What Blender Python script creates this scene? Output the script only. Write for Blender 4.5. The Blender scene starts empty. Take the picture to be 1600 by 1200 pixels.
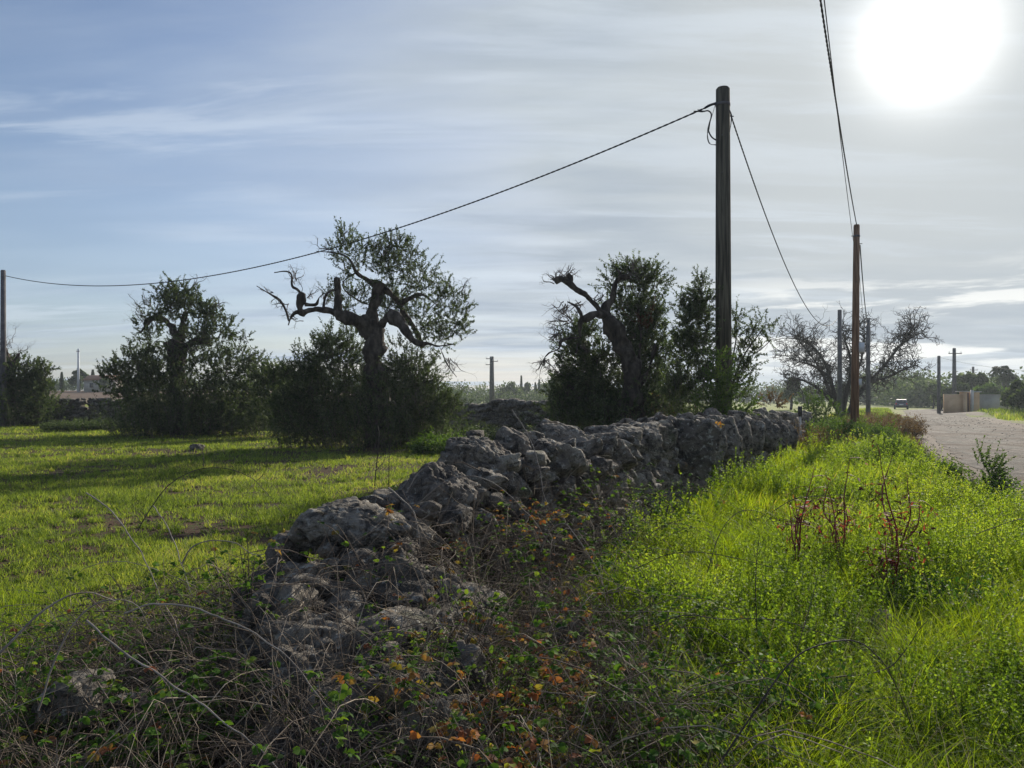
import bpy, bmesh, math, random
import numpy as np
from mathutils import Vector
scene = bpy.context.scene
COL = scene.collection
R = math.radians
rng = np.random.default_rng(7)
random.seed(7)

# ------------------------------------------------------------------ camera
CAMZ = 1.7
cam_d = bpy.data.cameras.new('camera'); cam = bpy.data.objects.new('camera', cam_d); COL.objects.link(cam)
cam.location = (0, 0, CAMZ); cam.rotation_euler = (R(90), 0, 0)
cam_d.sensor_width = 36; cam_d.lens = 27; cam_d.shift_y = 22/1600
cam_d.clip_start = 0.05; cam_d.clip_end = 3000
scene.camera = cam

def W(px, py, D):            # a point seen at photo pixel (px,py), D metres away
    return np.array([(px-800)/1200*D, D, CAMZ+(622-py)/1200*D])

# ------------------------------------------------------------------ sun + sky
SUN_AZ, SUN_EL = R(28.4), R(22.4)
SD = Vector((math.sin(SUN_AZ)*math.cos(SUN_EL), math.cos(SUN_AZ)*math.cos(SUN_EL), math.sin(SUN_EL)))
sun_d = bpy.data.lights.new('sun', 'SUN'); sun_d.energy = 4.6; sun_d.angle = R(0.7); sun_d.color = (1, .93, .80)
sun = bpy.data.objects.new('sun', sun_d); COL.objects.link(sun)
sun.rotation_euler = SD.to_track_quat('Z', 'Y').to_euler()

world = bpy.data.worlds.new('World'); scene.world = world; world.use_nodes = True
def NT(tree):
    tree.nodes.clear()
    class T: pass
    t = T(); t.tree = tree
    def n(kind, ins=None, **kw):
        nd = tree.nodes.new(kind)
        for k, v in kw.items(): setattr(nd, k, v)
        for k, v in (ins or {}).items():
            s = nd.inputs[k]
            if isinstance(v, bpy.types.NodeSocket): tree.links.new(v, s)
            else: s.default_value = v
        return nd
    t.n = n
    def m(op, a, b=0.0, c=None, clamp=False):
        nd = tree.nodes.new('ShaderNodeMath'); nd.operation = op; nd.use_clamp = clamp
        for i, v in enumerate((a, b) if c is None else (a, b, c)):
            if isinstance(v, bpy.types.NodeSocket): tree.links.new(v, nd.inputs[i])
            else: nd.inputs[i].default_value = v
        return nd.outputs[0]
    t.m = m
    def mix(f, a, b, blend='MIX'):
        nd = tree.nodes.new('ShaderNodeMix'); nd.data_type = 'RGBA'; nd.blend_type = blend
        for i, v in ((0, f), (6, a), (7, b)):
            if isinstance(v, bpy.types.NodeSocket): tree.links.new(v, nd.inputs[i])
            else: nd.inputs[i].default_value = v if i == 0 else (tuple(v)+(1,))[:4]
        return nd.outputs[2]
    t.mix = mix
    def rng_(v, a, b, c=0.0, d=1.0, smooth=True):
        nd = tree.nodes.new('ShaderNodeMapRange'); nd.interpolation_type = 'SMOOTHSTEP' if smooth else 'LINEAR'
        tree.links.new(v, nd.inputs[0])
        for i, x in enumerate((a, b, c, d)): nd.inputs[i+1].default_value = x
        return nd.outputs[0]
    t.rng = rng_
    def noise(vec, scale, detail=4, rough=.55, dist=0.0):
        nd = n('ShaderNodeTexNoise', {'Vector': vec, 'Scale': scale, 'Detail': detail, 'Roughness': rough, 'Distortion': dist})
        return nd.outputs[0]
    t.noise = noise
    return t

def build_sky():
    t = NT(world.node_tree); n, m, mix = t.n, t.m, t.mix
    gen = n('ShaderNodeTexCoord').outputs['Generated']
    sky = n('ShaderNodeTexSky', sky_type='NISHITA', sun_disc=False, sun_elevation=SUN_EL, sun_rotation=SUN_AZ,
            air_density=1.0, dust_density=1.2, ozone_density=2.0).outputs[0]
    skyc = mix(1.0, sky, (.09, .09, .095), 'MULTIPLY')
    dot = n('ShaderNodeVectorMath', {0: gen, 1: tuple(SD)}, operation='DOT_PRODUCT').outputs['Value']
    dot = m('MAXIMUM', dot, 0.0)
    sep = n('ShaderNodeSeparateXYZ', {0: gen}); z = m('MAXIMUM', sep.outputs[2], 0.0)
    # high thin veil: direction projected on a flat cloud layer
    k = m('DIVIDE', 1.0, m('ADD', z, 0.10))
    px_, py_ = m('MULTIPLY', sep.outputs[0], k), m('MULTIPLY', sep.outputs[1], k)
    plane = n('ShaderNodeCombineXYZ', {0: px_, 1: py_, 2: 0.0}).outputs[0]
    st = n('ShaderNodeMapping', {'Vector': plane, 'Scale': (.55, 1.5, 1), 'Rotation': (0, 0, R(22))}).outputs[0]
    f1 = t.noise(st, 1.0, 7, .56, .35)
    f2 = t.noise(n('ShaderNodeMapping', {'Vector': plane, 'Scale': (.35, .9, 1), 'Rotation': (0, 0, R(-14)), 'Location': (3, 1, 0)}).outputs[0], .9, 4, .5, .3)
    veil = m('MULTIPLY', t.rng(f1, .38, .68), t.rng(f2, .32, .62))
    lowsky = t.rng(z, .45, .02)                      # veil thickens towards the horizon
    near = t.rng(dot, .62, .985)
    veil = m('ADD', m('MULTIPLY', veil, .55), m('ADD', m('MULTIPLY', lowsky, .34), m('ADD', m('MULTIPLY', near, .62), m('MULTIPLY', t.rng(dot, .86, .985), .5))), clamp=True)
    veilc = mix(near, (.35, .425, .54), (.395, .445, .49))
    wob = t.noise(st, 2.2, 5, .5, .2)
    veilc = mix(1.0, veilc, n('ShaderNodeCombineXYZ', {0: t.rng(wob, .3, .7, .86, 1.12), 1: t.rng(wob, .3, .7, .88, 1.10), 2: t.rng(wob, .3, .7, .92, 1.07)}).outputs[0], 'MULTIPLY')
    c = mix(veil, skyc, mix(t.rng(dot, .93, .992), veilc, (.43, .465, .485)))
    wf = t.noise(n('ShaderNodeMapping', {'Vector': plane, 'Scale': (.42, 2.1, 1), 'Rotation': (0, 0, R(16)), 'Location': (1.3, .4, 0)}).outputs[0], 1.5, 9, .62, .5)
    wm = m('MULTIPLY', t.rng(wf, .47, .66), t.rng(f2, .36, .56))
    c = mix(m('MULTIPLY', wm, .36), c, (.60, .67, .75))
    # low broken cloud rolls near the horizon on the sun side
    roll = n('ShaderNodeMapping', {'Vector': gen, 'Scale': (3.2, 3.2, 26), 'Location': (.3, 0, .2)}).outputs[0]
    f3 = t.noise(roll, 1.15, 6, .55, .25)
    band = m('MULTIPLY', t.rng(z, .015, .05), t.rng(z, .175, .10))
    side = t.rng(sep.outputs[0], .12, .36)
    cl = m('MULTIPLY', m('MULTIPLY', t.rng(f3, .47, .55), band), side)
    c = mix(m('MULTIPLY', cl, .9), c, (.78, .79, .77))
    f3b = t.rng(f3, .50, .36)
    c = mix(m('MULTIPLY', m('MULTIPLY', m('MULTIPLY', f3b, band), side), .45), c, (.33, .38, .44))
    # glow of the sun through the thin cloud
    g = m('ADD', m('MULTIPLY', m('POWER', dot, 9.0), .03), m('MULTIPLY', m('POWER', dot, 60.0), .045))
    g = m('ADD', g, m('MULTIPLY', m('POWER', dot, 640.0), 1.15))
    gl = n('ShaderNodeVectorMath', {0: (1.0, .97, .90), 'Scale': g}, operation='SCALE').outputs[0]
    c = mix(1.0, c, gl, 'ADD')
    bg = n('ShaderNodeBackground', {'Color': c, 'Strength': 1.0})
    n('ShaderNodeOutputWorld', {'Surface': bg.outputs[0]})
build_sky()
vs = scene.view_settings
vs.view_transform = 'Standard'; vs.look = 'None'; vs.exposure = 0.33; vs.gamma = 1.0; vs.use_curve_mapping = False
scene.cycles.max_bounces = 6; scene.cycles.diffuse_bounces = 3; scene.cycles.glossy_bounces = 2
scene.cycles.transmission_bounces = 4; scene.cycles.transparent_max_bounces = 8; scene.cycles.volume_bounces = 0
scene.cycles.sample_clamp_indirect = 3.0

# ------------------------------------------------------------------ helpers
def tag(o, label=None, cat=None, group=None, kind=None):
    if label: o['label'] = label
    if cat: o['category'] = cat
    if group: o['group'] = group
    if kind: o['kind'] = kind
    return o
def empty(name, loc, label, cat, group=None):
    o = bpy.data.objects.new(name, None); COL.objects.link(o); o.location = tuple(float(v) for v in loc)
    o.empty_display_size = .2
    return tag(o, label, cat, group)

def _hash(i, j, k, s):
    h = (i*374761393 + j*668265263 + k*2147483647 + s*1274126177) & 0xffffffff
    h = ((h ^ (h >> 13))*1274126177) & 0xffffffff
    return ((h ^ (h >> 16)) & 0xffff)/32767.5 - 1.0
def vnoise(p, s=0):
    p = np.asarray(p, float); f = np.floor(p); i = f.astype(np.int64); u = p-f; u = u*u*(3-2*u)
    r = 0
    for a in (0, 1):
        for b in (0, 1):
            for c in (0, 1):
                w = (u[..., 0] if a else 1-u[..., 0])*(u[..., 1] if b else 1-u[..., 1])*(u[..., 2] if c else 1-u[..., 2])
                r = r + w*_hash(i[..., 0]+a, i[..., 1]+b, i[..., 2]+c, s)
    return r
def fbm(p, oct=4, s=0, g=.5):
    r = 0; a = 1.0; p = np.asarray(p, float)
    for o in range(oct):
        r = r + a*vnoise(p, s+o*17); p = p*2.03+11.7; a *= g
    return r
def n2(x, y, sc, s=0, oct=3):
    x = np.asarray(x, float); y = np.asarray(y, float)
    return fbm(np.stack([x*sc, y*sc, np.zeros_like(x)+.5], -1), oct, s)
def nrm(v): return v/np.maximum(np.linalg.norm(v, axis=-1, keepdims=True), 1e-9)
def sst(v, a, b): 
    t = np.clip((v-a)/(b-a), 0, 1); return t*t*(3-2*t)

class MB:
    def __init__(s): s.v = []; s.q = []; s.t = []; s.r = []; s.n = 0; s.pg = []
    def add(s, V, Q=None, T=None, rnd=0.5):
        V = np.asarray(V, float).reshape(-1, 3)
        if Q is not None and len(Q): s.q.append(np.asarray(Q, np.int64).reshape(-1, 4)+s.n)
        if T is not None and len(T): s.t.append(np.asarray(T, np.int64).reshape(-1, 3)+s.n)
        s.v.append(V); s.r.append(np.broadcast_to(np.asarray(rnd, float), (len(V),)).copy()); s.n += len(V)
    def build(s, name, mat, parent=None, smooth=False):
        V = np.concatenate(s.v) if s.v else np.zeros((0, 3))
        if parent is not None: V = V-np.array(parent.location)[None]
        q = np.concatenate(s.q) if s.q else np.zeros((0, 4), np.int64)
        t = np.concatenate(s.t) if s.t else np.zeros((0, 3), np.int64)
        me = bpy.data.meshes.new(name)
        me.vertices.add(len(V)); me.vertices.foreach_set('co', V.astype(np.float32).ravel())
        nl = q.size+t.size; me.loops.add(nl)
        me.loops.foreach_set('vertex_index', np.concatenate([q.ravel(), t.ravel()]).astype(np.int32))
        me.polygons.add(len(q)+len(t))
        me.polygons.foreach_set('loop_start', np.concatenate([np.arange(len(q))*4, q.size+np.arange(len(t))*3]).astype(np.int32))
        if smooth: me.polygons.foreach_set('use_smooth', np.ones(len(q)+len(t), bool))
        a = me.attributes.new('rnd', 'FLOAT', 'POINT'); a.data.foreach_set('value', np.concatenate(s.r).astype(np.float32))
        me.update(calc_edges=True)
        me.materials.append(mat)
        o = bpy.data.objects.new(name, me); COL.objects.link(o)
        if parent is not None: o.parent = parent
        return o
    # batch of tubes: P (n,K,3), Rr (n,K)
    def tubes(s, P, Rr, S=4, rnd=None, seed=3):
        P = np.asarray(P, float); Rr = np.asarray(Rr, float); n, K = P.shape[:2]
        if n == 0: return
        T = nrm(np.gradient(P, axis=1))
        g = np.random.default_rng(seed); ref = nrm(g.normal(size=(n, 1, 3)))
        m = nrm(P[:, -1:]-P[:, :1]); ref = nrm(ref-(ref*m).sum(-1, keepdims=True)*m)
        U = nrm(np.cross(T, np.broadcast_to(ref, T.shape))); Vv = np.cross(T, U)
        a = np.arange(S)*2*np.pi/S
        V = P[:, :, None]+Rr[:, :, None, None]*(np.cos(a)[None, None, :, None]*U[:, :, None]+np.sin(a)[None, None, :, None]*Vv[:, :, None])
        i = np.arange(n)[:, None, None]*K*S; k = np.arange(K-1)[None, :, None]*S; j = np.arange(S)[None, None]
        j2 = (j+1) % S
        Q = np.stack([i+k+j, i+k+j2, i+k+S+j2, i+k+S+j], -1)
        rr = g.random(n) if rnd is None else np.broadcast_to(rnd, (n,))
        s.add(V, Q, rnd=np.repeat(rr, K*S))
    def limb(s, pts, S=10, step=.12, bump=.10, nsc=3.0, cap=True, seed=0, rnd=.5):
        pts = np.asarray(pts, float); P = resample(pts, step)
        C, r = P[:, :3], P[:, 3]; K = len(C); T = nrm(np.gradient(C, axis=0))
        u = nrm(np.cross(T[0], [.31, .87, .12])); U = []
        for k in range(K):
            u = nrm(u-(u@T[k])*T[k]); U.append(u)
        U = np.array(U); Vv = np.cross(T, U); a = np.arange(S)*2*np.pi/S
        D = np.cos(a)[None, :, None]*U[:, None]+np.sin(a)[None, :, None]*Vv[:, None]
        V = C[:, None]+r[:, None, None]*D
        V = V+D*(fbm(V*nsc, 3, seed)*bump*r[:, None]*1.4)[..., None]+D*(fbm(V*nsc*.35, 2, seed+5)*bump*r[:, None]*1.5)[..., None]
        k = np.arange(K-1)[:, None]*S; j = np.arange(S)[None]; j2 = (j+1) % S
        Q = np.stack([k+j, k+j2, k+S+j2, k+S+j], -1).reshape(-1, 4)
        V = V.reshape(-1, 3); Tt = []
        if cap:
            V = np.concatenate([V, C[-1:]+T[-1:]*r[-1]*.4]); e = K*S
            Tt = [[(K-1)*S+i, (K-1)*S+(i+1) % S, e] for i in range(S)]
        s.add(V, Q, Tt, rnd=rnd)
        return P
    # leaves as bent diamonds
    def leaves(s, P, D, N, L, Wd, rnd):
        P = np.asarray(P, float); n = len(P)
        if n == 0: return
        D = nrm(D); Sd = nrm(np.cross(D, N)); N = np.cross(Sd, D)
        L = np.broadcast_to(L, (n,))[:, None]; Wd = np.broadcast_to(Wd, (n,))[:, None]
        V = np.stack([P, P+D*L*.5+Sd*Wd*.5+N*L*.06, P+D*L-N*L*.08, P+D*L*.5-Sd*Wd*.5+N*L*.06], 1)
        s.add(V, np.arange(n*4).reshape(-1, 4), rnd=np.repeat(np.broadcast_to(rnd, (n,)), 4))
    # broad leaves: 7 verts, folded along the midrib, serrate-ish outline
    def broad(s, P, D, N, L, Wd, rnd):
        P = np.asarray(P, float); n = len(P)
        if n == 0: return
        D = nrm(D); Sd = nrm(np.cross(D, N)); N = np.cross(Sd, D)
        L = np.broadcast_to(L, (n,))[:, None]; Wd = np.broadcast_to(Wd, (n,))[:, None]
        f = N*Wd*.16
        V = np.stack([P, P+D*L*.22+Sd*Wd*.42+f, P+D*L*.62+Sd*Wd*.44+f*.8-N*L*.03, P+D*L-N*L*.14,
                      P+D*L*.62-Sd*Wd*.44+f*.8-N*L*.03, P+D*L*.22-Sd*Wd*.42+f, P+D*L*.45], 1)
        b = np.arange(n)[:, None, None]*7
        T = np.array([[0, 1, 6], [1, 2, 6], [2, 3, 6], [3, 4, 6], [4, 5, 6], [5, 0, 6]])[None]+b
        s.add(V, None, T.reshape(-1, 3), rnd=np.repeat(np.broadcast_to(rnd, (n,)), 7))
    def blades(s, P, H, Wd, lean, g, rnd, levels=3, leandir=None):
        P = np.asarray(P, float); n = len(P)
        if n == 0: return
        a = g.random(n)*2*np.pi; ld = np.stack([np.cos(a), np.sin(a), 0*a], -1)
        if leandir is not None: ld = nrm(ld+np.asarray(leandir))
        b = g.random(n)*2*np.pi; sd = np.stack([np.cos(b), np.sin(b), 0*b], -1)
        H = np.broadcast_to(H, (n,)); Wd = np.broadcast_to(Wd, (n,)); lean = np.broadcast_to(lean, (n,))
        ts = {1: [0], 2: [0, .5], 3: [0, .35, .7]}[levels]
        rows = []
        def c(t): return P+ld*(lean*H*t*t)[:, None]+np.array([0, 0, 1.])*(H*t*(1-.35*lean*t))[:, None]
        for t in ts:
            w = Wd*(1-t)**.6*.5
            rows += [c(t)-sd*w[:, None], c(t)+sd*w[:, None]]
        rows.append(c(1.0)); V = np.stack(rows, 1); k = V.shape[1]; base = np.arange(n)[:, None]*k
        Q = np.concatenate([base+np.array([2*i, 2*i+1, 2*i+3, 2*i+2])[None] for i in range(len(ts)-1)]) if len(ts) > 1 else None
        i = len(ts)-1; T = base+np.array([2*i, 2*i+1, 2*i+2])[None]
        s.add(V, Q, T, rnd=np.repeat(rnd, k))
    def box(s, c, h, rot=0.0, rnd=.5):
        c = np.asarray(c, float); h = np.asarray(h, float)
        V = np.array([[x, y, z] for x in (-1, 1) for y in (-1, 1) for z in (-1, 1)], float)*h
        ca, sa = math.cos(rot), math.sin(rot); V = np.stack([V[:, 0]*ca-V[:, 1]*sa, V[:, 0]*sa+V[:, 1]*ca, V[:, 2]], -1)+c
        s.add(V, [[0, 1, 3, 2], [4, 6, 7, 5], [0, 4, 5, 1], [2, 3, 7, 6], [0, 2, 6, 4], [1, 5, 7, 3]], rnd=rnd)
    def cyl(s, a, b, ra, rb, S=14, rnd=.5):
        a, b = np.asarray(a, float), np.asarray(b, float); d = nrm(b-a)
        u = nrm(np.cross(d, [.3, .9, .1])); v = np.cross(d, u); an = np.arange(S)*2*np.pi/S
        c = np.cos(an)[:, None]*u+np.sin(an)[:, None]*v
        V = np.concatenate([a+c*ra, b+c*rb, [a], [b]]); j = np.arange(S); j2 = (j+1) % S
        s.add(V, np.stack([j, j2, S+j2, S+j], -1), np.concatenate([np.stack([j2, j, j*0+2*S], -1), np.stack([S+j, S+j2, j*0+2*S+1], -1)]), rnd=rnd)

def resample(pts, step):
    pts = np.asarray(pts, float)
    P = np.vstack([2*pts[0]-pts[1], pts, 2*pts[-1]-pts[-2]]); out = []
    for i in range(1, len(P)-2):
        L = np.linalg.norm(P[i+1, :3]-P[i, :3]); n = max(2, int(L/step)+1)
        t = np.linspace(0, 1, n, endpoint=False)[:, None]
        p0, p1, p2, p3 = P[i-1], P[i], P[i+1], P[i+2]
        out.append(.5*((2*p1)+(-p0+p2)*t+(2*p0-5*p1+4*p2-p3)*t**2+(-p0+3*p1-3*p2+p3)*t**3))
    out.append(P[-2:-1]); o = np.vstack(out)
    if o.shape[1] > 3: o[:, 3] = np.maximum(o[:, 3], .0008)
    return o

# ------------------------------------------------------------------ materials
def mat(name):
    m_ = bpy.data.materials.new(name); m_.use_nodes = True
    return m_, NT(m_.node_tree)
def ramp(t, fac, stops):
    nd = t.tree.nodes.new('ShaderNodeValToRGB'); t.tree.links.new(fac, nd.inputs[0])
    el = nd.color_ramp.elements
    while len(el) > len(stops): el.remove(el[-1])
    while len(el) < len(stops): el.new(.5)
    for e, (p, c) in zip(el, stops): e.position = p; e.color = (c[0], c[1], c[2], 1)
    return nd.outputs[0]
def leaf_mat(name, stops, trans=.45, tcol=(1.5, 1.5, .6), rough=.65, spec=.12):
    m_, t = mat(name)
    r = t.n('ShaderNodeAttribute', attribute_name='rnd').outputs['Fac']
    c = ramp(t, r, stops)
    b = t.n('ShaderNodeBsdfPrincipled', {'Base Color': c, 'Roughness': rough, 'Specular IOR Level': spec})
    tc = t.mix(1.0, c, tcol, 'MULTIPLY')
    tr = t.n('ShaderNodeBsdfTranslucent', {'Color': tc})
    mx = t.n('ShaderNodeMixShader', {0: trans, 1: b.outputs[0], 2: tr.outputs[0]})
    t.n('ShaderNodeOutputMaterial', {'Surface': mx.outputs[0]})
    return m_
def plain(name, stops, rough=.8, nscale=6, bump=.2, bscale=30, metal=0.0, use_rnd=False, bdist=.01, stretch=(1, 1, 1)):
    m_, t = mat(name)
    pos = t.n('ShaderNodeTexCoord').outputs['Object']
    pos = t.n('ShaderNodeMapping', {'Vector': pos, 'Scale': stretch}).outputs[0]
    f = t.noise(pos, nscale, 6, .6)
    f = t.rng(f, .28, .72)
    if use_rnd:
        r = t.n('ShaderNodeAttribute', attribute_name='rnd').outputs['Fac']
        f = t.m('ADD', t.m('MULTIPLY', f, .45), t.m('MULTIPLY', r, .55))
    c = ramp(t, f, stops)
    bp = t.n('ShaderNodeBump', {'Strength': bump, 'Distance': bdist, 'Height': t.noise(pos, bscale, 6, .65)})
    b = t.n('ShaderNodeBsdfPrincipled', {'Base Color': c, 'Roughness': rough, 'Metallic': metal, 'Normal': bp.outputs[0], 'Specular IOR Level': .3})
    t.n('ShaderNodeOutputMaterial', {'Surface': b.outputs[0]})
    return m_

def stone_mat():
    m_, t = mat('limestone')
    pos = t.n('ShaderNodeNewGeometry').outputs['Position']
    pos = t.n('ShaderNodeTexCoord').outputs['Object']
    r = t.n('ShaderNodeAttribute', attribute_name='rnd').outputs['Fac']
    big = t.noise(pos, 4.5, 6, .62, .3); mid = t.noise(pos, 17, 7, .68, .2); fine = t.noise(pos, 70, 5, .7)
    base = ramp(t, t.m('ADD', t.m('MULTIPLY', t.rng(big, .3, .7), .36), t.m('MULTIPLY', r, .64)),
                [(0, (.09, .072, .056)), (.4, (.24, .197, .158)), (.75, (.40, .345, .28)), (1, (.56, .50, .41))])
    lich = t.rng(mid, .54, .64)
    c = t.mix(t.m('MULTIPLY', lich, .85), base, (.66, .63, .56))
    dark = t.rng(t.noise(pos, 9, 7, .7, .6), .52, .40)
    c = t.mix(t.m('MULTIPLY', dark, .9), c, (.04, .034, .03))
    och = t.rng(t.noise(pos, 6.5, 4, .5, .2), .63, .74)
    c = t.mix(t.m('MULTIPLY', och, .55), c, (.36, .22, .09))
    c = t.mix(t.m('MULTIPLY', t.rng(t.noise(pos, 3.1, 4, .6), .60, .72), .5), c, (.10, .13, .045))
    c = t.mix(t.rng(fine, .3, .7, .0, .45), c, (.12, .11, .10))
    h = t.m('ADD', t.m('MULTIPLY', mid, 1.0), t.m('MULTIPLY', fine, .35))
    vor = t.n('ShaderNodeTexVoronoi', {'Vector': pos, 'Scale': 34}).outputs['Distance']
    h = t.m('ADD', h, t.m('MULTIPLY', t.rng(vor, .0, .35), .35))
    bp = t.n('ShaderNodeBump', {'Strength': 1.0, 'Distance': .07, 'Height': h})
    b = t.n('ShaderNodeBsdfPrincipled', {'Base Color': c, 'Roughness': .9, 'Normal': bp.outputs[0], 'Specular IOR Level': .25})
    t.n('ShaderNodeOutputMaterial', {'Surface': b.outputs[0]})
    return m_
M = {}
M['stone'] = stone_mat()
M['bark'] = plain('olive_bark', [(0, (.022, .017, .014)), (.5, (.06, .046, .036)), (1, (.13, .105, .085))], .95, 5, .9, 22, bdist=.05, stretch=(1, 1, .4))
M['deadwood'] = plain('dead_twig', [(0, (.05, .04, .034)), (1, (.16, .13, .11))], .9, 4, .2, 40)
M['dark_branch'] = plain('dark_branch', [(0, (.02, .017, .016)), (1, (.06, .05, .045))], .95, 4, .3, 40)
M['olive'] = leaf_mat('olive_leaf', [(0, (.030, .042, .022)), (.45, (.062, .082, .040)), (.8, (.12, .14, .078)), (1, (.25, .27, .19))], .40, (1.25, 1.5, .55), .6, .15)
M['olive_dead'] = leaf_mat('dead_olive_leaf', [(0, (.06, .035, .02)), (.5, (.11, .06, .03)), (1, (.16, .12, .06))], .3, (1.3, 1, .6))
M['shrub'] = leaf_mat('shrub_leaf', [(0, (.04, .07, .02)), (.5, (.08, .13, .035)), (1, (.16, .20, .06))], .4, (1.4, 1.6, .5))
M['olive_fresh'] = leaf_mat('dark_weed_leaf', [(0, (.02, .05, .014)), (.5, (.045, .10, .022)), (1, (.10, .18, .04))], .35, (1.3, 1.5, .5))
M['dryleaf'] = leaf_mat('dry_brush_leaf', [(0, (.07, .045, .025)), (.5, (.15, .10, .05)), (1, (.25, .19, .09))], .35, (1.2, 1.1, .8))
M['grass'] = leaf_mat('tall_grass_blade', [(0, (.05, .095, .014)), (.3, (.14, .235, .026)), (.7, (.25, .36, .04)), (.93, (.28, .40, .05)), (1, (.40, .36, .14))], .6, (1.9, 1.6, .35), .55, .2)
M['weed'] = leaf_mat('weed_leaf', [(0, (.055, .11, .022)), (.35, (.15, .24, .035)), (.75, (.25, .36, .055)), (1, (.33, .39, .08))], .58, (1.6, 1.48, .5), .6, .2)
M['turf'] = leaf_mat('field_grass_blade', [(0, (.05, .08, .022)), (.4, (.15, .22, .045)), (.8, (.30, .36, .085)), (1, (.42, .37, .18))], .54, (1.62, 1.52, .6), .6, .2)
M['bramble'] = leaf_mat('bramble_leaf', [(0, (.03, .065, .015)), (.35, (.09, .18, .03)), (.62, (.17, .25, .04)), (.72, (.26, .22, .05)), (.82, (.32, .18, .06)), (.92, (.30, .10, .045)), (1, (.16, .09, .06))], .42, (1.5, 1.4, .6), .7, .08)
M['cane_pale'] = plain('dry_cane', [(0, (.14, .11, .09)), (1, (.36, .31, .26))], .75, 8, .3, 60)
M['cane_dark'] = plain('dark_cane', [(0, (.03, .022, .02)), (1, (.09, .07, .055))], .7, 8, .3, 60)
M['twig'] = plain('thicket_twig', [(0, (.045, .032, .023)), (.5, (.15, .11, .08)), (1, (.50, .41, .31))], .85, 8, .2, 60, use_rnd=True)
M['straw'] = leaf_mat('dry_straw', [(0, (.14, .11, .06)), (.6, (.30, .25, .15)), (1, (.45, .40, .27))], .3, (1.2, 1.15, .9))
M['redstem'] = plain('red_stem', [(0, (.10, .02, .025)), (1, (.30, .05, .05))], .6, 8, .2, 40)
M['redleaf'] = leaf_mat('withered_leaf', [(0, (.02, .014, .016)), (.45, (.06, .025, .025)), (.7, (.28, .05, .05)), (.85, (.40, .12, .05)), (1, (.42, .42, .42))], .35, (1.4, .9, .8))
M['concrete_pole'] = plain('weathered_pole_wood', [(0, (.022, .019, .014)), (.5, (.07, .06, .042)), (1, (.15, .13, .09))], .95, 7, .8, 30, stretch=(3, 3, .12), bdist=.02)
M['wood_pole'] = plain('brown_pole_wood', [(0, (.08, .04, .022)), (.5, (.20, .105, .06)), (1, (.34, .20, .12))], .9, 9, .8, 30, stretch=(3, 3, .12), bdist=.02)
M['grey_pole'] = plain('far_grey_pole', [(0, (.07, .065, .07)), (1, (.14, .13, .13))], .85, 3, .2, 20)
M['pale_metal'] = plain('pale_painted_metal', [(0, (.48, .50, .52)), (1, (.66, .68, .70))], .5, 5, .1, 20)
M['cable'] = plain('black_cable', [(0, (.012, .012, .014)), (1, (.03, .03, .034))], .6, 8, .1, 60)
M['tan_plaster'] = plain('tan_plaster', [(0, (.60, .37, .21)), (1, (.80, .54, .33))], .9, .8, .2, 9)
M['grey_plaster'] = plain('grey_plaster', [(0, (.30, .27, .23)), (1, (.44, .40, .34))], .9, .8, .2, 9)
M['gate'] = plain('brown_gate_paint', [(0, (.12, .045, .03)), (1, (.2, .08, .05))], .6, 3, .1, 9)
M['roof_slab'] = plain('pale_slab', [(0, (.5, .46, .42)), (1, (.65, .6, .55))], .8, 3, .1, 9)
M['tile'] = plain('roof_tile', [(0, (.25, .12, .07)), (1, (.36, .19, .12))], .8, 3, .1, 9)

# ------------------------------------------------------------------ terrain
def x0_of(x, y): return x-.48*y
QY = [-15, 2, 5, 8, 11.3, 13.7, 21, 60, 100]; QE = [4.5, 4.2, 3.6, 2.9, 2.2, 1.6, 1.2, 1.5, 1.9]
def qe(y): return np.interp(y, QY, QE)
def mound(x, y):      # collapsed rubble spilling from the wall's near end
    y = np.asarray(y, float); rt = np.asarray(x, float)/np.maximum(y, .5)
    return np.interp(y, [2.5, 3.0, 3.8, 4.4, 4.9, 5.6], [0, .18, .36, .46, .25, 0])*sst(rt, -.40, -.31)*(1-sst(rt, -.10, .02))
def hgt(x, y):
    x = np.asarray(x, float); y = np.asarray(y, float); q = x0_of(x, y)
    h = n2(x, y, .35, 5)*.05+n2(x, y, 1.6, 9)*.018
    flat = sst(q-qe(y), -.9, -.2)*(1-sst(q, 9.0, 11.5)); flat = np.where(y > 95, np.maximum(flat, sst(x, 40, 50)), flat)
    h = h*(1-flat)
    h = h+.10*sst(q, -2.6, -1.6)*(1-sst(q-qe(y), -1.3, -.4))                            # verge stands a little above the road
    h = h+.22*np.exp(-((q+3.0)/1.1)**2)*(1-sst(y, 20, 40))*sst(y, -2, 2)*.6            # foot of the wall
    h = h+mound(x, y)
    h = h+sst(y, 60, 210)*3.7*sst(-x, 5+.0*x, 60)                                  # gentle rise far left
    h = h+.55*np.exp(-((x-47.5)/6.5)**2-((y-72)/5.0)**2)                           # grassy mound by the gateway
    return h
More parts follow.
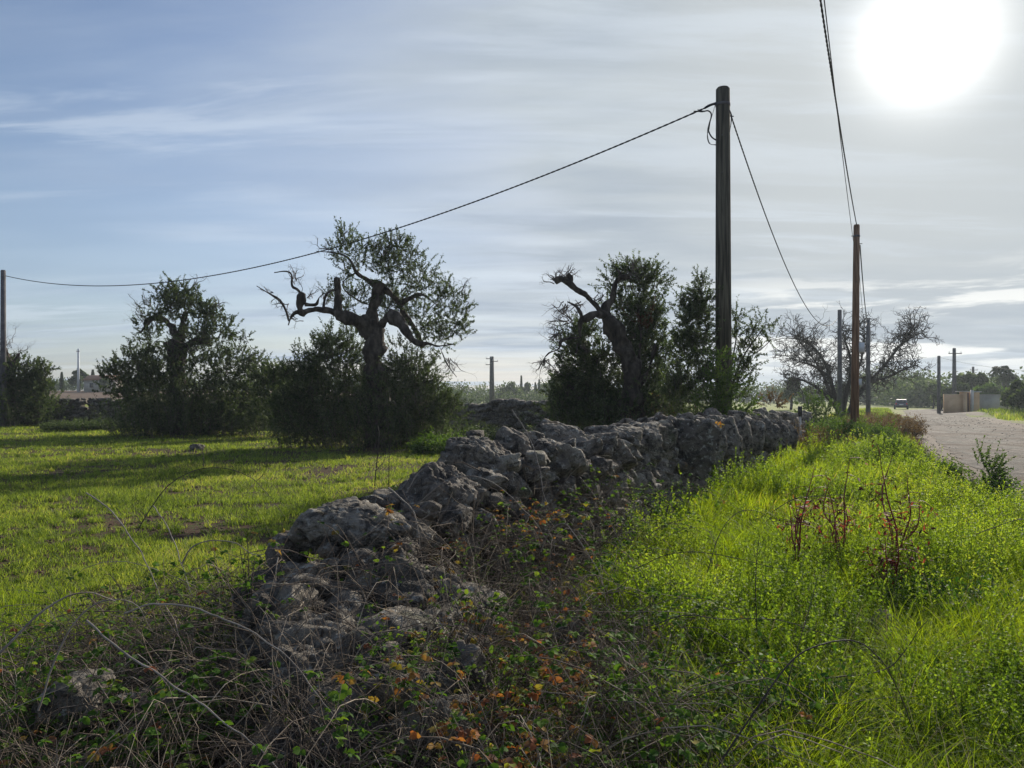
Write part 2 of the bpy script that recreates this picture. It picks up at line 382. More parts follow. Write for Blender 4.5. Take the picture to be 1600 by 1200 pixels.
def ground_mat():
    m_, t = mat('ground')
    g = t.n('ShaderNodeNewGeometry').outputs['Position']; sp = t.n('ShaderNodeSeparateXYZ', {0: g})
    X, Y = sp.outputs[0], sp.outputs[1]
    a = t.noise(g, .55, 6, .6); b = t.noise(g, 2.3, 7, .65, .3); c_ = t.noise(g, 18, 6, .7)
    soil = ramp(t, c_, [(.25, (.035, .019, .012)), (.5, (.085, .046, .030)), (.75, (.15, .09, .06))])
    gr = ramp(t, c_, [(.3, (.035, .05, .014)), (.6, (.085, .11, .028)), (.8, (.17, .16, .06))])
    cov = t.rng(t.m('ADD', t.m('MULTIPLY', t.noise(g, 11, 6, .7), .8), t.m('MULTIPLY', a, .2)), .50, .56, 0, .85)
    near = t.mix(cov, soil, gr)
    far = ramp(t, t.noise(g, .05, 5, .6), [(.3, (.10, .13, .025)), (.5, (.24, .27, .04)), (.7, (.20, .17, .06))])
    c = t.mix(t.rng(Y, 44, 60), near, far)
    # fallow brown strip on the far left rise
    bm = t.m('MULTIPLY', t.m('MULTIPLY', t.rng(Y, 118, 124), t.rng(Y, 215, 205)), t.rng(X, -5, -25))
    c = t.mix(bm, c, t.mix(t.rng(t.noise(g, .3, 5, .6), .3, .7), (.13, .085, .06), (.19, .13, .09)))
    bp = t.n('ShaderNodeBump', {'Strength': .8, 'Distance': .06, 'Height': t.noise(g, 9, 7, .7)})
    bs = t.n('ShaderNodeBsdfPrincipled', {'Base Color': c, 'Roughness': .95, 'Normal': bp.outputs[0], 'Specular IOR Level': .15})
    t.n('ShaderNodeOutputMaterial', {'Surface': bs.outputs[0]})
    return m_
def build_ground():
    u = np.linspace(-1, 1, 300); xs = np.sinh(u*6.2)/math.sinh(6.2)*700
    v = np.linspace(0, 1, 330); ys = -25+4.0*v*30*.15+np.sinh(v*4.6)/math.sinh(4.6)*760*1.0
    ys = np.concatenate([np.arange(-25, 2, 1.5), np.arange(2, 30, .16), 30+np.sinh(np.linspace(0, 1, 90)*3.2)/math.sinh(3.2)*680])
    xs = np.unique(np.concatenate([np.arange(-22, 22, .22), 22+np.sinh(np.linspace(0, 1, 70)*3)/math.sinh(3)*660, -22-np.sinh(np.linspace(0, 1, 70)*3)/math.sinh(3)*660]).round(4))
    Xg, Yg = np.meshgrid(xs, ys); Z = hgt(Xg, Yg)
    V = np.stack([Xg, Yg, Z], -1).reshape(-1, 3); nx, ny = len(xs), len(ys)
    i = np.arange(ny-1)[:, None]*nx; j = np.arange(nx-1)[None]
    b = MB(); b.add(V, np.stack([i+j, i+j+1, i+nx+j+1, i+nx+j], -1).reshape(-1, 4))
    tag(b.build('ground', ground_mat(), smooth=True), kind='structure')
build_ground()

def road_c(y):
    y = np.asarray(y, float); return 4.75+.48*y+np.where(y > 100, .022*(y-100)**2, 0)
def strip(name, lo, hi, z, material, jit, y0=-12, y1=150):
    b = MB(); ys = np.concatenate([np.arange(y0, 40, .35), np.arange(40, y1, 1.2)])
    cx = road_c(ys); K = 9; tt = np.linspace(0, 1, K)
    wl = qe(ys)-4.75+lo+jit*n2(ys, ys*0+1, .5, 31)+jit*.6*n2(ys, ys*0+7, 2.1, 33); wr = hi+jit*1.3*n2(ys, ys*0+3, .4, 37)+jit*.6*n2(ys, ys*0+9, 2.0, 39)
    X = cx[:, None]+wl[:, None]*(1-tt)+wr[:, None]*tt; Y = ys[:, None]+0*X
    Z = hgt(X, Y)+z
    i = np.arange(len(ys)-1)[:, None]*K; j = np.arange(K-1)[None]
    b.add(np.stack([X, Y, Z], -1), np.stack([i+j, i+j+1, i+K+j+1, i+K+j], -1).reshape(-1, 4))
    return tag(b.build(name, material, smooth=True), kind='structure')
def road_mat(asph):
    m_, t = mat('worn_asphalt' if asph else 'gravel')
    g = t.n('ShaderNodeNewGeometry').outputs['Position']
    st = t.n('ShaderNodeMapping', {'Vector': g, 'Rotation': (0, 0, R(25.6)), 'Scale': (1, .35, 1)}).outputs[0]
    a = t.noise(st, 1.1, 6, .6, .3); f = t.noise(g, 45, 5, .75); b = t.noise(g, 5, 6, .7)
    if asph:
        c = ramp(t, a, [(.40, (.04, .033, .029)), (.5, (.08, .066, .057)), (.58, (.25, .21, .18))])
        vo = t.n('ShaderNodeTexVoronoi', {'Vector': t.n('ShaderNodeMapping', {'Vector': g, 'Scale': (1, .8, 1)}).outputs[0], 'Scale': .55}, feature='DISTANCE_TO_EDGE').outputs['Distance']
        vo = t.m('ADD', vo, t.m('MULTIPLY', t.m('SUBTRACT', b, .5), .10))
        c = t.mix(t.rng(vo, .03, .008, 0, .85), c, (.035, .03, .028))
        c = t.mix(t.rng(b, .55, .62, 0, .7), c, (.26, .20, .155))
        c = t.mix(t.rng(t.noise(g, .35, 4, .6), .5, .54, 0, .8), c, (.085, .055, .04))
        rough = t.rng(a, .3, .7, .8, .95)
    else:
        c = ramp(t, f, [(.3, (.055, .037, .027)), (.5, (.12, .085, .062)), (.7, (.26, .20, .155))])
        c = t.mix(t.rng(b, .45, .6, 0, .5), c, (.16, .11, .085)); rough = .85
    h = t.m('ADD', t.m('MULTIPLY', f, .4), t.m('MULTIPLY', b, .9))
    bp = t.n('ShaderNodeBump', {'Strength': .7, 'Distance': .03, 'Height': h})
    bs = t.n('ShaderNodeBsdfPrincipled', {'Base Color': c, 'Roughness': rough, 'Normal': bp.outputs[0], 'Specular IOR Level': .04})
    t.n('ShaderNodeOutputMaterial', {'Surface': bs.outputs[0]})
    return m_
strip('gravel_shoulder', -.55, 4.6, .006, road_mat(False), .35)
strip('road', .95, 3.0, .016, road_mat(True), .22)

# ------------------------------------------------------------------ stones
def ico(sub):
    bm = bmesh.new(); bmesh.ops.create_icosphere(bm, subdivisions=sub, radius=1)
    V = np.array([v.co[:] for v in bm.verts]); T = np.array([[v.index for v in f.verts] for f in bm.faces]); bm.free()
    return nrm(V), T
ICO = {k: ico(k) for k in (2, 3, 4, 5, 6)}
def rotm(ax, ang):
    ax = nrm(np.asarray(ax, float)); K = np.array([[0, -ax[2], ax[1]], [ax[2], 0, -ax[0]], [-ax[1], ax[0], 0]])
    return np.eye(3)+math.sin(ang)*K+(1-math.cos(ang))*K@K
def stone(mb, c, h, rot=None, seed=0, sub=4, rough=1.0, facets=15, p=20, rnd=None, boxy=.9):
    V, T = ICO[sub]; g = np.random.default_rng(seed+1000)
    N = [[1, 0, 0], [-1, 0, 0], [0, 1, 0], [0, -1, 0], [0, 0, 1], [0, 0, -1]]; d = list(g.uniform(boxy-.08, boxy+.08, 6))
    N = np.array(N, float)+g.normal(size=(6, 3))*.16
    N2 = nrm(g.normal(size=(facets, 3))); d += list(g.uniform(.80, 1.04, facets))
    N = nrm(np.vstack([N, N2])); d = np.array(d)
    k = np.maximum(V@N.T, 0)/d[None]
    r = (k**p).sum(1)**(-1/p)
    P = V*r[:, None]; off = g.uniform(-50, 50, 3)
    sc = float(np.mean(h))
    q = P*np.asarray(h)[None]
    dsp = fbm(q*3.0/.3*.35+off, 3, 3)*.05+fbm(q*14+off, 4, 8, .6)*.055*rough
    rid = 1-np.abs(fbm(q*9+off, 3, 21)); dsp = dsp-.09*rough*sst(rid, .72, 1.0)+fbm(q*40+off, 3, 31, .6)*.016*rough-.05*rough*sst(fbm(q*22+off, 2, 41), .35, .8)
    P = P*(1+dsp)[:, None]
    P = P*np.asarray(h)[None]
    if rot is not None: P = P@np.asarray(rot).T
    mb.add(P+np.asarray(c)[None], None, T, rnd=g.random() if rnd is None else rnd)

# wall line: lateral offset q = x - .48 y
def wall_top(y): return np.interp(y, [3.9, 4.6, 5.3, 6.0, 8, 11, 14, 20, 30, 34], [.50, .82, .95, 1.12, 1.22, 1.28, 1.26, 1.2, 1.0, .6])
def build_wall():
    base = empty('dry_stone_wall', (-1.0, 4.2, 0), 'long dry stone wall of rough grey limestone boulders running beside the bright green verge', 'stone wall')
    # capstones traced from the photo:  px, py, w px, h px, D, image-plane tilt deg, brightness, depth factor
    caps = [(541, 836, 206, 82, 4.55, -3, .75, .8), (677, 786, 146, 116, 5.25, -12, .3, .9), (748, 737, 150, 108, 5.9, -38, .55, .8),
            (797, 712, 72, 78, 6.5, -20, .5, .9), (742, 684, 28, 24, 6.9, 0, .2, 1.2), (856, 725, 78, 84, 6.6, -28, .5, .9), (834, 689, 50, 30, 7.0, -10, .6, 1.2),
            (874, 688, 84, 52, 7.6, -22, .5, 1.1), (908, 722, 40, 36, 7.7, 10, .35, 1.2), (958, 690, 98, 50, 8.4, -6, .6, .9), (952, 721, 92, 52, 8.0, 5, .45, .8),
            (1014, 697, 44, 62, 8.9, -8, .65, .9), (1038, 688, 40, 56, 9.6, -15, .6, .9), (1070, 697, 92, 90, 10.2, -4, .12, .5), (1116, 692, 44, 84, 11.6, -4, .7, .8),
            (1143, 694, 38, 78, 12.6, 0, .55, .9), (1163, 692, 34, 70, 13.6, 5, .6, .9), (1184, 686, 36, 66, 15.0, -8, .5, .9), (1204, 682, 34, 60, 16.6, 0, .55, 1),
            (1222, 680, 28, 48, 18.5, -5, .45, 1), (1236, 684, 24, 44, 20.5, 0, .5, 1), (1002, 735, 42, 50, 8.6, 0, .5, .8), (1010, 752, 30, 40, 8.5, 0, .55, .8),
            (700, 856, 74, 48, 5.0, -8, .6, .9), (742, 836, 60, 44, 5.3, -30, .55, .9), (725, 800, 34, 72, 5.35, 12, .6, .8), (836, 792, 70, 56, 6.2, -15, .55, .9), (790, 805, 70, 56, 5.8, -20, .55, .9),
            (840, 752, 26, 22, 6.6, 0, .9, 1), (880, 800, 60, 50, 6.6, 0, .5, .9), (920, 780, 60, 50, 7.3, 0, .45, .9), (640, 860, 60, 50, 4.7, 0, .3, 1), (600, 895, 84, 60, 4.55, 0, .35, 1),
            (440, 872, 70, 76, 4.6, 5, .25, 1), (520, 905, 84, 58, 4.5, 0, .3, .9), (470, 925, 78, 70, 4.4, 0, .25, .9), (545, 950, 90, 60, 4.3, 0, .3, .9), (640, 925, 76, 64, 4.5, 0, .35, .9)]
    g = np.random.default_rng(21)
    for i, (px, py, w, h, D, a, br, dp) in enumerate(caps):
        b = MB(); c = W(px, py, D); hw, hh = w/2400*D*1.04, h/2400*D*1.06
        hd = (hw*hh)**.5*dp*1.05+.03; c = c+np.array([0, hd*.55, 0])
        rot = rotm([0, 1, 0], R(-a)) @ rotm([0, 0, 1], g.uniform(-.25, .25))
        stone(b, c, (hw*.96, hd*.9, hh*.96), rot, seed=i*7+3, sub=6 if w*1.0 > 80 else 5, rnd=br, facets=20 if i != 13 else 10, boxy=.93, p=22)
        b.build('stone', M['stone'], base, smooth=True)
    nparts = len(caps)
    # face courses
    slots = []
    y = 4.3
    while y < 30:
        st = .17 if y < 12 else .26
        H = wall_top(y)-.05
        z = .06
        while z < H:
            s = g.uniform(.075, .15)*(1 if y < 14 else 1.3)
            q = -2.52-.30*z/1.3-(.12 if y < 6 else 0)
            slots.append((y+g.uniform(-.08, .08), q+g.uniform(-.05, .05)-s*.3, z+s*.5, s))
            if g.random() < .55 and y > 4.6:      # far side face
                slots.append((y+g.uniform(-.08, .08), (-3.62 if y > 6.5 else -3.42)+.3*z/1.3+g.uniform(-.05, .05), z+s*.5, s*1.1))
            z += s*1.35
        for q in (-3.3, -3.1, -2.92):
            slots.append((y+g.uniform(-.1, .1), q+g.uniform(-.08, .08), H+g.uniform(-.06, .03), g.uniform(.07, .14)))
        y += st
    for i in range(60):        # broken end and slump towards the viewer
        yy = g.uniform(3.5, 4.4); hmax = (yy-3.2)/1.2*.6
        slots.append((yy, g.uniform(-3.5, -2.5), g.uniform(.02, max(.05, hmax)), g.uniform(.07, .16)))
    for i in range(60):
        yy = g.uniform(4, 9); slots.append((yy, g.uniform(-2.5, -2.15), g.uniform(.02, .2), g.uniform(.05, .11)))
    pile = []
    for i in range(230):
        yy = g.uniform(2.85, 4.45); rt = g.uniform(-.345, -.05); xx = rt*yy; sz = g.uniform(.05, .14)*(.8+.12*yy)
        pile.append((yy, xx-.48*yy, float(hgt(xx, yy))*.5+sz*g.uniform(.1, .55), sz))
    slots += pile
    def rank(s):
        return s[3]/s[0]*(1.5 if s[1] > -2.9 and s[0] > 4.5 else (.9 if s[0] < 4.6 else .5))
    slots.sort(key=rank, reverse=True)
    nsep = 100-nparts; rub = MB()
    protos = []
    for k in range(26):
        pb = MB(); stone(pb, (0, 0, 0), (1*.12, .9*.12, .8*.12), None, seed=500+k, sub=4, rnd=.5, facets=15); protos.append((pb.v[0]/.12, ICO[4][1]))
    pset = set(pile)
    def i_pile(*a): return a not in pset
    for i, (yy, q, z, s) in enumerate(slots):
        asp = np.array([g.uniform(.9, 1.35), g.uniform(.8, 1.2), g.uniform(.65, 1.0)])*s
        rot = rotm(g.normal(size=3), g.uniform(0, .9)) @ rotm([0, 0, 1], g.uniform(0, 6.28))
        c = np.array([.48*yy+q, yy, z+float(hgt(.48*yy+q, yy))*.5-(.5*float(mound(.48*yy+q, yy)) if i_pile(yy, q, z, s) else 0)]); rr = np.clip(g.normal(.42, .32), 0, 1)
        if i < nsep:
            b = MB(); stone(b, c, asp, rot, seed=900+i, sub=5, rnd=rr); b.build('stone', M['stone'], base, smooth=True)
        else:
            P, T = protos[g.integers(26)]
            if yy > 13: P, T = protos_lo[g.integers(8)] if False else (P, T)
            rub.add((P*asp)@rot.T+c, None, T, rnd=rr)
    r = rub.build('rubble', M['stone'], base, smooth=True); r['kind'] = 'stuff'
    # earth and rubble core so no light passes
    core = MB(); ys = np.arange(4.2, 31, .5); sec = [(-2.72, 0), (-2.98, 1), (-3.25, 1), (-3.4, 0)]
    V = np.array([[.48*yy+q-(.1 if yy < 6 else 0), yy, -.1 if k == 0 else max(.2, wall_top(yy)-.22)] for yy in ys for q, k in sec]); K = 4
    Q = [[i*K+j, i*K+j+1, (i+1)*K+j+1, (i+1)*K+j] for i in range(len(ys)-1) for j in range(3)]+[[3, 2, 1, 0]]
    core.add(V, Q, rnd=0.0); core.build('earth_core', M['stone'], base)
build_wall()

def loose(name, label, px, py, w, h, D, tilt=0, br=.5, cat='stone', group=None, seed=0, dz=0, boxy=.88):
    b = MB(); c = W(px, py, D); hw, hh = w/2400*D, h/2400*D; hd = (hw*hh)**.5
    o = empty(name, (c[0], c[1], c[2]-hh), label, cat, group)
    stone(b, c, (hw, hd, hh), rotm([0, 1, 0], R(-tilt)), seed=seed, sub=5, rnd=br, boxy=boxy)
    V = b.v[0]-np.array(o.location); o2 = b.build(name, M['stone'], None, smooth=True)
    bpy.data.objects.remove(o)
    o2.data.vertices.foreach_set('co', V.astype(np.float32).ravel()); o2.location = (c[0], c[1], c[2]-hh)
    return tag(o2, label, cat, group)
loose('fallen_stone', 'rounded grey stone fallen below the flat capstone, between bramble canes', 578, 985, 92, 84, 3.95, 5, .5, seed=71)
loose('fallen_stone', 'pale stone half buried in twigs at the foot of the rubble slope', 950, 1055, 116, 92, 4.0, -20, .85, seed=72)
loose('fallen_stone', 'smaller pale stone just above the half buried pale one under twigs', 896, 1000, 84, 60, 4.2, 10, .8, seed=73)
loose('fallen_stone', 'flat pale stone at the lower edge of the photo beside the verge grass', 1135, 1145, 84, 56, 3.3, 8, .8, seed=74)
loose('fallen_stone', 'pale stone by the flat one at the bottom edge, partly under green weeds', 1065, 1165, 80, 50, 3.25, -12, .7, seed=75)
loose('fallen_stone', 'dim grey stone in the dark lower left corner under dry grass', 112, 1095, 108, 80, 3.1, 0, .7, seed=76)
loose('fallen_stone', 'low dark stone under leaves in the left brambles', 240, 1110, 120, 70, 3.2, 0, .3, seed=77)
loose('fallen_stone', 'grey stone lying under bramble leaves near the bottom centre', 640, 1165, 110, 60, 3.2, 0, .4, seed=78)
loose('fallen_stone', 'grey stone wedged in dark gap left of the rounded fallen stone', 500, 1000, 70, 60, 3.9, 0, .35, seed=79)
loose('fallen_stone', 'brownish stone in the bramble thicket right of the rounded fallen stone', 700, 985, 90, 70, 4.2, 12, .4, seed=80)
loose('leaning_stone', 'long grey slab leaning among the tall verge grass', 1366, 1012, 44, 130, 4.75, -34, .35, seed=82)
loose('white_rock', 'white rounded rock in the verge weeds before the brown pole', 1338, 703, 34, 26, 22, 0, 1.0, seed=83)
loose('stone_block', 'small square brown stone block standing alone on the field grass', 307, 700, 24, 16, 24.5, 0, .35, seed=84, boxy=.8)

# back boundary wall across the field
def build_back_wall():
    base = empty('back_stone_wall', (-20, 42, 0), 'low dark stone wall closing the field behind the olive trees', 'stone wall')
    g = np.random.default_rng(5); b = MB(); P0 = [MB() for _ in range(10)]; pr = []
    for k in range(10):
        pb = MB(); stone(pb, (0, 0, 0), (.12, .11, .1), None, seed=700+k, sub=3, rnd=.5); pr.append(pb.v[0]/.12)
    A = np.array([[-60, 50], [-26, 47.5], [-10, 42], [0, 33], [6, 26.5]], float)
    seg = np.linalg.norm(np.diff(A, axis=0), axis=1); cum = np.concatenate([[0], np.cumsum(seg)])
    s = 0
    while s < cum[-1]:
        x = np.interp(s, cum, A[:, 0]); y = np.interp(s, cum, A[:, 1])
        H = (1.35 if x > -22 else 1.62)+.10*math.sin(s*.5)+.07*math.sin(s*1.7)
        if 28 < s+0*x < 28.0: H = .6
        gx = (x/y*1200+800)
        if 128 < gx < 141: H = .75
        z = 0
        while z < H:
            sz = g.uniform(.13, .26); 
            for off in (0, .22, .42):
                b.add((pr[g.integers(10)]*np.array([1.3, 1, .75])*sz)@rotm([0, 0, 1], g.uniform(0, 6)).T+np.array([x+g.uniform(-.1, .1), y+off+g.uniform(-.1, .1), z+sz*.5+float(hgt(x, y))]), None, ICO[3][1], rnd=np.clip(g.normal(.25, .2), 0, 1))
            z += sz*.95
        s += .24
    b.build('stonework', M['stone'], base, smooth=True)
build_back_wall()

# ------------------------------------------------------------------ branches and foliage
def twig_sys(out, p, d, L, r, depth, g, curl=.5, kids=(2, 4), up=.1, K=6, shrink=.62, spread=.9, rk=.62):
    """recursive crooked twig polylines -> out list of (K,4)"""
    P = [np.array(p, float)]; d = nrm(np.asarray(d, float)); dirs = [d]
    for k in range(K-1):
        d = nrm(d+g.normal(size=3)*curl*.45+np.array([0, 0, up])); P.append(P[-1]+d*L/(K-1)); dirs.append(d)
    rr = np.linspace(r, r*(.45 if rk < .7 else .6), K); out.append(np.c_[np.array(P), rr])
    if depth > 0:
        for _ in range(g.integers(kids[0], kids[1]+1)):
            k = g.integers(1, K); dd = nrm(dirs[k]+g.normal(size=3)*spread)
            twig_sys(out, P[k], dd, L*shrink*g.uniform(.7, 1.15), rr[k]*rk, depth-1, g, curl, kids, up, K, shrink, spread, rk)
def add_twigs(mb, out, S=4, seed=1):
    if not out: return
    A = np.array(out); mb.tubes(A[..., :3], A[..., 3], S, seed=seed)

def shoots(mb, tw, c, rad, n, g, L=(.3, .6), leafL=.065, leafW=.018, per=14, mul=3.0, up=.55, out=.5, flat=1.0, rn=(.0, 1.0), droop=0.0):
    """leafy shoots filling an ellipsoid round c; rad scalar or 3"""
    per = int(per*mul); leafW = leafW*1.15; rad = np.broadcast_to(np.asarray(rad, float), (3,))
    u = nrm(g.normal(size=(n, 3))); rr = g.random(n)**.45
    # clumping: keep those in noise-positive regions
    P = np.asarray(c)+u*rr[:, None]*rad
    keep = fbm(P*1.6, 2, 77) > -.42+.0*rr; P = P[keep]; u = u[keep]; n = len(P)
    if n == 0: return
    d = nrm(u*out+np.array([0, 0, up])+g.normal(size=(n, 3))*.38)
    Ls = g.uniform(L[0], L[1], n); K = 5
    t = np.linspace(0, 1, K)[None, :, None]
    bend = g.normal(size=(n, 1, 3))*.16; bend[..., 2] -= droop
    C = P[:, None]+d[:, None]*Ls[:, None, None]*t+bend*Ls[:, None, None]*t*t
    if tw is not None: tw.tubes(C[:, ::2], np.tile(np.array([.006, .004, .002]), (n, 1))*leafL/.065, 3, seed=int(g.integers(1e6)))
    tt = g.uniform(.1, 1.05, (n, per)); a = tt*(K-1); i = np.clip(a.astype(int), 0, K-2); f = (a-i)[..., None]
    idx = np.arange(n)[:, None]; Q = C[idx, i]*(1-f)+C[idx, i+1]*f
    T = nrm(C[idx, i+1]-C[idx, i]); D = nrm(T*.75+g.normal(size=(n, per, 3))*.6)
    N = g.normal(size=(n, per, 3)); N[..., 2] += .4
    base = g.uniform(rn[0], rn[1], (n, 1))*.6; r_ = np.clip(base+g.uniform(0, .4, (n, per)), 0, 1)
    s_ = g.uniform(.7, 1.25, (n, per))
    mb.leaves(Q.reshape(-1, 3), D.reshape(-1, 3), N.reshape(-1, 3), (leafL*s_).ravel(), (leafW*s_).ravel(), r_.ravel())

def stems(mb, tw, base, rad, n, H, g, spread=.35, leafL=.065, leafW=.018, per=40, lo=.25, rn=(0, 1), curve=.12, r0=.012):
    """basal suckers: upright stems from a disc, leafy above fraction lo"""
    per = int(per*2.2); leafW = leafW*1.15; a = g.random(n)*6.283; rr = rad*np.sqrt(g.random(n)); P = np.stack([base[0]+rr*np.cos(a), base[1]+rr*np.sin(a), base[2]+0*a], -1)
    d = nrm(np.stack([np.cos(a)*rr/rad*spread, np.sin(a)*rr/rad*spread, 1+0*a], -1)+g.normal(size=(n, 3))*.14)
    Ls = H*g.uniform(.55, 1.0, n)*(1-.25*(rr/rad)**2); K = 7; t = np.linspace(0, 1, K)[None, :, None]
    C = P[:, None]+d[:, None]*Ls[:, None, None]*t+g.normal(size=(n, 1, 3))*curve*Ls[:, None, None]*t*t+g.normal(size=(n, K, 3))*.02
    tw.tubes(C, np.linspace(r0, r0*.25, K)[None]*np.ones((n, 1)), 3, seed=int(g.integers(1e6)))
    tt = lo+(1.03-lo)*g.random((n, per)); aa = tt*(K-1); i = np.clip(aa.astype(int), 0, K-2); f = (aa-i)[..., None]; idx = np.arange(n)[:, None]
    Q = C[idx, i]*(1-f)+C[idx, i+1]*f+g.normal(size=(n, per, 3))*.05
    D = nrm((C[idx, i+1]-C[idx, i])*2+g.normal(size=(n, per, 3))*.35*1.6); N = g.normal(size=(n, per, 3)); N[..., 2] += .4
    r_ = np.clip(g.uniform(rn[0], rn[1], (n, 1))*.6+g.uniform(0, .4, (n, per)), 0, 1); s_ = g.uniform(.7, 1.3, (n, per))
    mb.leaves(Q.reshape(-1, 3), D.reshape(-1, 3), N.reshape(-1, 3), (leafL*s_).ravel(), (leafW*s_).ravel(), r_.ravel())

def traced(tr, D):     # [(px,py,rpx,dD)] -> [(x,y,z,r)]
    out = []
    for a in tr:
        px, py, r = a[:3]; dd = a[3] if len(a) > 3 else 0.0
        out.append(list(W(px, py, D)+np.array([0, dd, 0]))+[r/1200*D])
    return out

def olive(name, label, D, basepx, limbs, twigs, clumps, suckers, seed, group='old olive trees in the field', fill=1.0, deadclumps=(), back=0.0):
    g = np.random.default_rng(seed); b0 = W(*basepx, D); b0[2] = float(hgt(b0[0], D))
    root = empty(name, b0, label, 'tree', group)
    tr = MB(); lv = MB(); tw = MB()
    for i, l in enumerate(limbs):
        P = traced(l, D); big = l[0][2] > 9
        if i == 0: P = [[b0[0], b0[1], b0[2]-.2, P[0][3]*1.35]]+P
        P = [[a, b_, c_, r_*.76] for a, b_, c_, r_ in P]; tr.limb(P, S=18 if big else 10, step=.07, bump=.34, nsc=4.5, seed=seed+i)
    tr.build('trunk', M['bark'], root, smooth=True)
    out = []
    for (px, py, ax, ay, L, n, dep) in twigs:
        for _ in range(n):
            twig_sys(out, W(px+g.normal()*3, py+g.normal()*3, D)+np.array([0, g.normal()*.2, 0]), (ax+g.normal()*.4, g.normal()*.5, -ay+g.normal()*.3), L*g.uniform(.6, 1.1), .018, dep, g, .75, (2, 4), 0.0)
    add_twigs(tw, out, 3, seed)
    sc = D/26
    for (px, py, r, n, *dd) in clumps:
        R_ = r/1200*D; k = (dd[0] if dd else 0)+back
        # a few supporting branchlets through the clump
        o2 = []
        for _ in range(max(2, int(n/55))):
            twig_sys(o2, W(px, py+r*.5, D)+g.normal(size=3)*R_*.3+np.array([0, k, 0]), (g.normal()*.6, g.normal()*.6, .9), R_*1.1, .02, 2, g, .5, (2, 3), .05)
        add_twigs(tw, o2, 3, seed+3)
        shoots(lv, tw, W(px, py, D)+np.array([0, k, 0]), (R_, max(R_, .5), R_), int(n*fill), g, L=(.22, .55), leafL=.072*max(1, sc*.95), leafW=.021*max(1, sc), per=13)
    for (px, Rm, n, H, per, dz) in suckers:
        c = W(px, 622, D); c[1] += dz; c[2] = float(hgt(c[0], c[1]))-.02
        stems(lv, tw, c, Rm, n, H, g, leafL=.072*max(1, sc*.95), leafW=.022*max(1, sc), per=per, lo=.12, spread=.45)
    if deadclumps:
        dv = MB()
        for (px, py, r, n) in deadclumps:
            shoots(dv, tw, W(px, py, D), r/1200*D, n, g, L=(.2, .5), leafL=.07, leafW=.02, per=12)
        dv.build('withered_foliage', M['olive_dead'], root)
    tw.build('branchlets', M['deadwood'], root)
    lv.build('crown', M['olive'], root)
    return root

